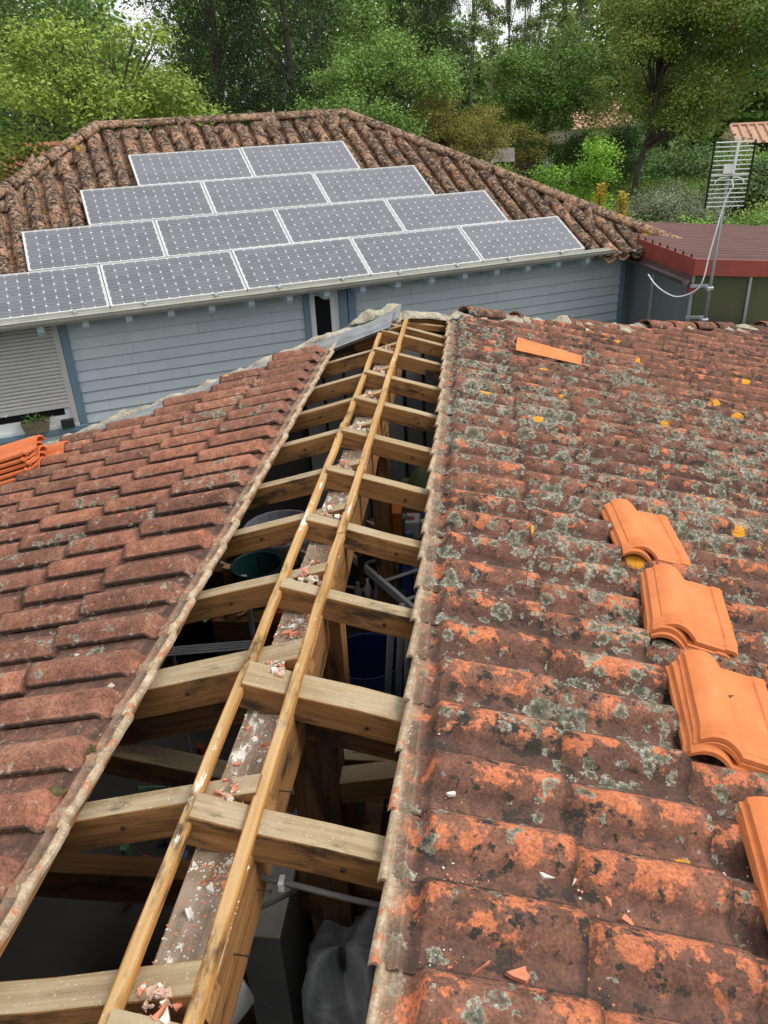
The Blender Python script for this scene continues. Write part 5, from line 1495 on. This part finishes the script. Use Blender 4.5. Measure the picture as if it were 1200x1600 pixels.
def vegetation():
    GT = 'garden trees behind the house'
    tree('leafy_tree', 'broad bright green tree behind the left end of the house roof', 'tree', -7.7, 19.5, 4.0, -2.0, 3.3, 420, 42, .17, 'bright', 1, GT, .34, trunk_r=.2, limbs=120)
    tree('leafy_tree', 'darker green tree rising behind the bright tree at far left', 'tree', -14.6, 29.5, 9.2, -1, 4.6, 420, 30, .2, 'deep', 2, GT, .45)
    tree('conifer_tree', 'tall dark conifer left of the pair behind the ridge', 'tree', -7.2, 27.0, 10.5, -2.2, 2.3, 760, 34, .16, 'conifer', 3, GT, .40, 'column', droop=.9, flat=.6, aspect=.3, lump=.2)
    tree('conifer_tree', 'tall dark conifer right of the pair behind the ridge', 'tree', -4.9, 26.6, 10.5, -2.2, 2.2, 760, 34, .16, 'conifer', 4, GT, .40, 'column', droop=.9, flat=.6, aspect=.3, lump=.2)
    tree('leafy_tree', 'mid green rounded tree right of the dark conifers', 'tree', -2.2, 25.0, 4.3, -2.0, 2.4, 360, 40, .16, 'mid', 5, GT, .32)
    tree('leafy_tree', 'taller green tree crown behind the mid green tree', 'tree', -3.2, 33, 9.0, 0, 3.0, 300, 34, .2, 'mid', 25, GT, .4)
    tree('spruce_tree', 'dark drooping spruce beside the pale poplars', 'tree', -1.0, 34.0, 12, -1.2, 2.1, 620, 30, .17, 'conifer', 6, GT, .26, 'cone', droop=1.2, aspect=.3)
    tree('bush_tree', 'rounded olive gold bush tree, larger and behind, above the hip', 'tree', -0.15, 24.6, 2.35, -2.2, 1.45, 300, 46, .10, 'olive', 7, GT, .22, lump=.16)
    tree('bush_tree', 'rounded golden bush tree, smaller and in front, above the hip', 'tree', 0.75, 23.2, 1.75, -2.2, 1.05, 240, 46, .085, 'olive', 8, GT, .18, lump=.12)
    tree('leafy_tree', 'dense deep green tree in the middle of the garden', 'tree', 3.3, 33.5, 4.1, -.55, 2.5, 420, 40, .17, 'mid', 9, GT, .34, trunk_r=.18)
    tree('leafy_tree', 'grey green tree crown in front of the far terracotta roof', 'tree', 5.6, 34.5, .62, -1.7, 1.9, 300, 40, .15, 'deep', 10, GT, .3)
    tree('leafy_tree', 'large bronze green tree with a forked trunk on the right', 'tree', 6.3, 30.5, 6.6, -1.0, 3.0, 640, 42, .17, 'bronze', 11, GT, .36, trunk_r=.12, limbs=150, lean=.9)
    tree('leafy_tree', 'tall green tree cut by the right edge of the picture', 'tree', 10.6, 29.0, 7.8, .7, 3.2, 480, 40, .18, 'mid', 12, GT, .38, trunk_r=.2)
    tree('leafy_tree', 'low dark green tree at the right edge behind the aerial', 'tree', 7.9, 21.5, .35, -2.2, 1.3, 220, 42, .15, 'deep', 13, GT, .3)
    # row of thin poplars against the sky
    for i, (x, y, h, r) in enumerate([(-0.6, 50, 13.5, .8), (0.6, 52, 13, .75), (1.6, 49, 13, .8), (2.6, 51, 13.5, .7), (3.5, 50, 12.5, .85), (4.4, 52, 13, .75), (5.4, 50, 12, .8), (-2.0, 51, 13, .8), (6.6, 52, 9.5, .9)]):
        order = ['third', 'fourth', 'fifth', 'sixth', 'seventh', 'eighth', 'ninth', 'second', 'last'][i]
        tree('poplar_tree', 'thin pale green poplar against the sky, %s of the row' % order, 'tree', x, y, h, 0.5, r, 170, 13, .24, 'poplar', 40 + i, 'row of poplars against the sky', .3, trunk_r=.075, bark=M_BARK_PALE, limbs=60)
    GB = 'garden shrubs'
    shr = [
        ('bright green leafy shrub above the hip of the house roof', 3.5, 23.0, .35, -2.4, 1.0, 240, 40, .13, 'lime', 14),
        ('wispy brown green shrub with yellow flowers beside it', 3.6, 20.2, -.45, -2.6, .7, 110, 34, .10, 'olive', 15),
        ('silvery grey green shrub beside the yellow flowers', 5.0, 20.6, -.05, -2.6, 1.05, 190, 36, .09, 'grey', 16),
        ('second silvery shrub nearer the aerial mast', 6.0, 19.4, -.25, -2.6, .9, 150, 36, .09, 'grey', 17),
        ('fresh lime green climber at the edge of the maroon roof', 4.95, 15.6, -.38, -1.6, .42, 70, 40, .10, 'lime', 18),
        ('second lime green climber left along the maroon roof edge', 4.2, 15.5, -.50, -1.6, .36, 60, 40, .09, 'lime', 19),
        ('dark hedge bush behind the maroon roof at right', 6.4, 16.6, -.35, -2.4, .85, 150, 40, .11, 'mid', 20),
        ('leafy green bush low beside the hip end of the house', 3.0, 17.6, -.75, -2.7, .7, 110, 40, .10, 'mid', 21),
        ('pale green bush below the golden bush trees', 1.2, 21.6, .3, -2.6, .8, 120, 40, .12, 'bright', 22),
        ('dark round bush beside the lawn', 1.7, 25.0, -.2, -2.4, .6, 100, 40, .12, 'deep', 23),
        ('low dark hedge bush by the lawn in front of the forked tree', 6.2, 27.5, -.9, -2.4, .9, 140, 38, .12, 'deep', 24),
        ('green bush under the tall tree at the right edge', 8.2, 24.5, .5, -2.5, 1.15, 220, 38, .13, 'mid', 26),
        ('leafy bush at the far right behind the maroon roof', 7.6, 17.8, -.1, -2.5, .9, 150, 40, .11, 'bronze', 28),
    ]
    for lab, x, y, zt, zb, r, c, p, s, lf, sd_ in shr:
        tree('garden_shrub', lab, 'shrub', x, y, zt, zb, r, c, p, s, lf, sd_, GB, .18, trunk_r=.035, limbs=30, lump=.3)
    tree('young_tree', 'thin young tree with yellow leaves and a bare trunk', 'tree', 2.45, 27.2, 1.0, -.5, .6, 46, 24, .12, 'olive', 29, GB, .2, trunk_r=.035, limbs=40)
    for i, (x, y, zt) in enumerate([(3.42, 18.9, -.15), (3.86, 18.7, -.30)]):
        t = thing('flower_spike', '%s yellow flower spike above the maroon roof' % ['taller left', 'shorter right'][i], 'flower', (x, y, gz(x, y)), group='yellow flower spikes')
        rg = np.random.default_rng(70 + i)
        pts = np.array([(x + .35 * (k / 40) * (.25 if i else -.1) + rg.normal() * .05, y + rg.normal() * .06, zt - .75 * (k / 40)) for k in range(40)])
        co, ti = leaf_cloud(pts, 14, .05, .06, rg); put('blossom', quads_mesh('blossom', co, LF['yellow'], ti), t)
        pts = np.array([(x + rg.normal() * .18, y + rg.normal() * .15, rg.uniform(-2.7, zt - .5)) for k in range(40)])
        co, ti = leaf_cloud(pts, 20, .1, .09, rg); put('leaves', quads_mesh('leaves', co, LF['mid'], ti), t)
        mb = MB(); mb.tube([(x, y, gz(x, y)), (x, y, zt - .2)], .012, 5); mb.build('stem', M_BARK, t)
    # palm behind the ridge
    x, y = -3.05, 20.9
    t = thing('palm_tree', 'small yellowish palm just behind the house ridge', 'palm', (x, y, gz(x, y)))
    mb = MB(); mb.tube([(x, y, gz(x, y)), (x, y, .9)], .12, 8); mb.build('trunk', M_BARK, t)
    co = []; ti = []
    rg = np.random.default_rng(77)
    for k in range(16):
        a = k * 2.4; el = rg.uniform(.1, 1.1); L = .75
        for j in range(11):
            s = j / 10 * L
            px, py, pz = x + math.cos(a) * s * math.cos(el), y + math.sin(a) * s * math.cos(el), 1.0 + s * math.sin(el) - .55 * s * s
            for sg in (-1, 1):
                l = .3 * (1 - .5 * j / 10); bx, by = -math.sin(a) * sg * l + math.cos(a) * .12, math.cos(a) * sg * l + math.sin(a) * .12
                co += [(px, py, pz), (px + bx * .5 + math.cos(a) * .02, py + by * .5 + math.sin(a) * .02, pz + .01), (px + bx, py + by, pz - .12), (px + bx * .5 - math.cos(a) * .02, py + by * .5 - math.sin(a) * .02, pz)]
                ti += [rg.uniform(.2, .9)] * 4
    put('fronds', quads_mesh('fronds', co, LF['palm'], ti), t)
    # the wood far behind everything
    rg = np.random.default_rng(90)
    pts = []
    for k in range(4200):
        a = rg.uniform(-.62, .48); D = rg.uniform(58, 74)
        gap = min(1, max(0, abs(a - .035) / .06 - .6)); gap2 = min(1, max(0, abs(a + .345) / .03 - .5))
        top = 3.2 + 6.5 * gap * gap2 + 1.0 * math.sin(a * 19) + .6 * math.sin(a * 47 + 1)
        pts.append((.6 + math.sin(a) * D, math.cos(a) * D, rg.uniform(-1.9, top)))
    pts = np.array(pts); co, ti = leaf_cloud(pts, 30, .9, .46, rg, ctint=rg.uniform(0, .9, len(pts)))
    tag(put('far_wood', quads_mesh('far_wood', co, LF['mid'], ti)), 'mass of green woodland closing the view behind the garden trees', 'woodland', None, 'stuff')
    # rough grass and weeds on the lawn
    P = np.stack([rg.uniform(-6, 16, 9000), rg.uniform(20, 52, 9000)], 1)
    pts = np.array([(a, b, gz(a, b) + .06) for a, b in P]); co, ti = leaf_cloud(pts, 4, .12, .2, rg, .4, -1.2, .25)
    tag(put('rough_grass', quads_mesh('rough_grass', co, LF['grass'], ti)), 'rough green grass of the garden lawn', 'grass', None, 'stuff')
    # undergrowth filling the hedge lines
    pts = []
    for k in range(900):
        x = rg.uniform(-9, 12); y = 38 + rg.normal() * 1.2
        if 2.2 < x < 5.6: continue
        pts.append((x, y, gz(x, y) + abs(rg.normal()) * .55))
    co, ti = leaf_cloud(np.array(pts), 30, .3, .17, rg); tag(put('hedge_undergrowth', quads_mesh('hedge_undergrowth', co, LF['deep'], ti)), 'dark green undergrowth along the end of the lawn', 'undergrowth', None, 'stuff')
vegetation()

# ------------------------------------------------------------------ far buildings
def far_house(label, cx, cy, w, d, hw, hr, rz_, roof, name='far_house'):
    g = gz(cx, cy)
    M = Matrix.Translation((cx, cy, g)) @ Matrix.Rotation(rz_, 4, 'Z')
    t = thing(name, label, 'house', M=M)
    mb = MB(); mb.box((0, 0, hw / 2), (w, d, hw)); mb.build('wall', M_RENDER, t, M)
    o = .4
    mb = MB(); zt = hw + hr
    V = [(-w / 2 - o, -d / 2 - o, hw - .05), (w / 2 + o, -d / 2 - o, hw - .05), (w / 2 + o, d / 2 + o, hw - .05), (-w / 2 - o, d / 2 + o, hw - .05), (-w / 2 - o, 0, zt), (w / 2 + o, 0, zt)]
    mb.add(V, [(0, 1, 5, 4), (2, 3, 4, 5), (0, 4, 3), (1, 2, 5), (3, 2, 1, 0)])
    r = mb.build('roof', roof, t, M)
    # rows of tiles as raised ribs on the slope facing the garden
    n = int(w / .28)
    mb = MB()
    for i in range(n + 1):
        x = -w / 2 - o + (w + 2 * o) * i / n
        mb.tube([(x, -d / 2 - o, hw - .02), (x, 0, zt + .03)], .07, 5)
    q = mb.build('tile_rows', roof, r, M); q['kind'] = 'stuff'
    mb = MB(); mb.tube([(-w / 2 - o, 0, zt + .02), (w / 2 + o, 0, zt + .02)], .12, 7); mb.build('ridge', roof, r, M)
    for x in (-w * .28, w * .2):
        f = MB(); f.box((x, -d / 2 - .01, hw * .55), (1.1, .06, 1.1)); win = f.build('window', M_WHITE, t, M)
        f = MB(); f.box((x, -d / 2 - .03, hw * .55), (.95, .06, .95)); f.build('pane', M_PANE, win, M)
    return t
far_house('far cream house with terracotta roof glimpsed between the garden trees', 6.7, 48, 2.6, 5, 1.9, 1.0, .2, M_FARROOF)
far_house('far house with pale terracotta roof behind the right hand trees', 14.6, 42.5, 2.9, 5, 1.2, .55, -.15, M_FARROOF)
far_house('house with bright terracotta roof at the left edge beyond the hip', -12.2, 19.8, 6, 5, 2.9, .95, .5, M_TERRAROOF)
def garden_wall():
    t = thing('garden_wall', 'broken white garden wall fragment at the end of the lawn', 'wall', (4.1, 37.5, gz(4.1, 37.5)))
    g = gz(4.1, 37.5)
    mb = MB(); prof = [(3.55, 0), (5.0, 0), (5.0, .75), (4.7, .85), (4.35, .8), (4.05, .95), (3.95, 1.55), (3.55, 1.6)]
    V = [(x, 37.4, g - .05 + z) for x, z in prof] + [(x, 37.65, g - .05 + z) for x, z in prof]; n = len(prof)
    mb.add(V, [tuple(range(n)), tuple(reversed(range(n, 2 * n)))] + [(i, n + i, n + (i + 1) % n, (i + 1) % n) for i in range(n)])
    mb.build('masonry', M_('white_limewash', (.6, .58, .54), .9, .3), t)
    mb = MB(); mb.box((2.9, 37.6, g + .7), (1.2, .1, 1.5)); mb.build('rusty_gate', M_('rusty_sheet', (.16, .08, .045), .8, .3), t)
    t = thing('garden_shed', 'low grey roofed garden shed above the house hip', 'shed', (1.15, 26.6, gz(1.1, 26.6)))
    g = gz(1.1, 26.6); r = plain('shed_felt', (.16, .14, .125), .9, .3)
    mb = MB(); mb.box((1.15, 26.6, g + 1.1), (1.1, .9, 2.2)); mb.build('wall', M_OLDBEAM, t)
    mb = MB(); z = g + 2.15
    V = [(.4, 26.0, z), (1.9, 26.0, z), (1.9, 27.2, z), (.4, 27.2, z), (.4, 26.6, z + .35), (1.9, 26.6, z + .35)]
    mb.add(V, [(0, 1, 5, 4), (2, 3, 4, 5), (0, 4, 3), (1, 2, 5), (3, 2, 1, 0)]); mb.build('roof', r, t)
garden_wall()
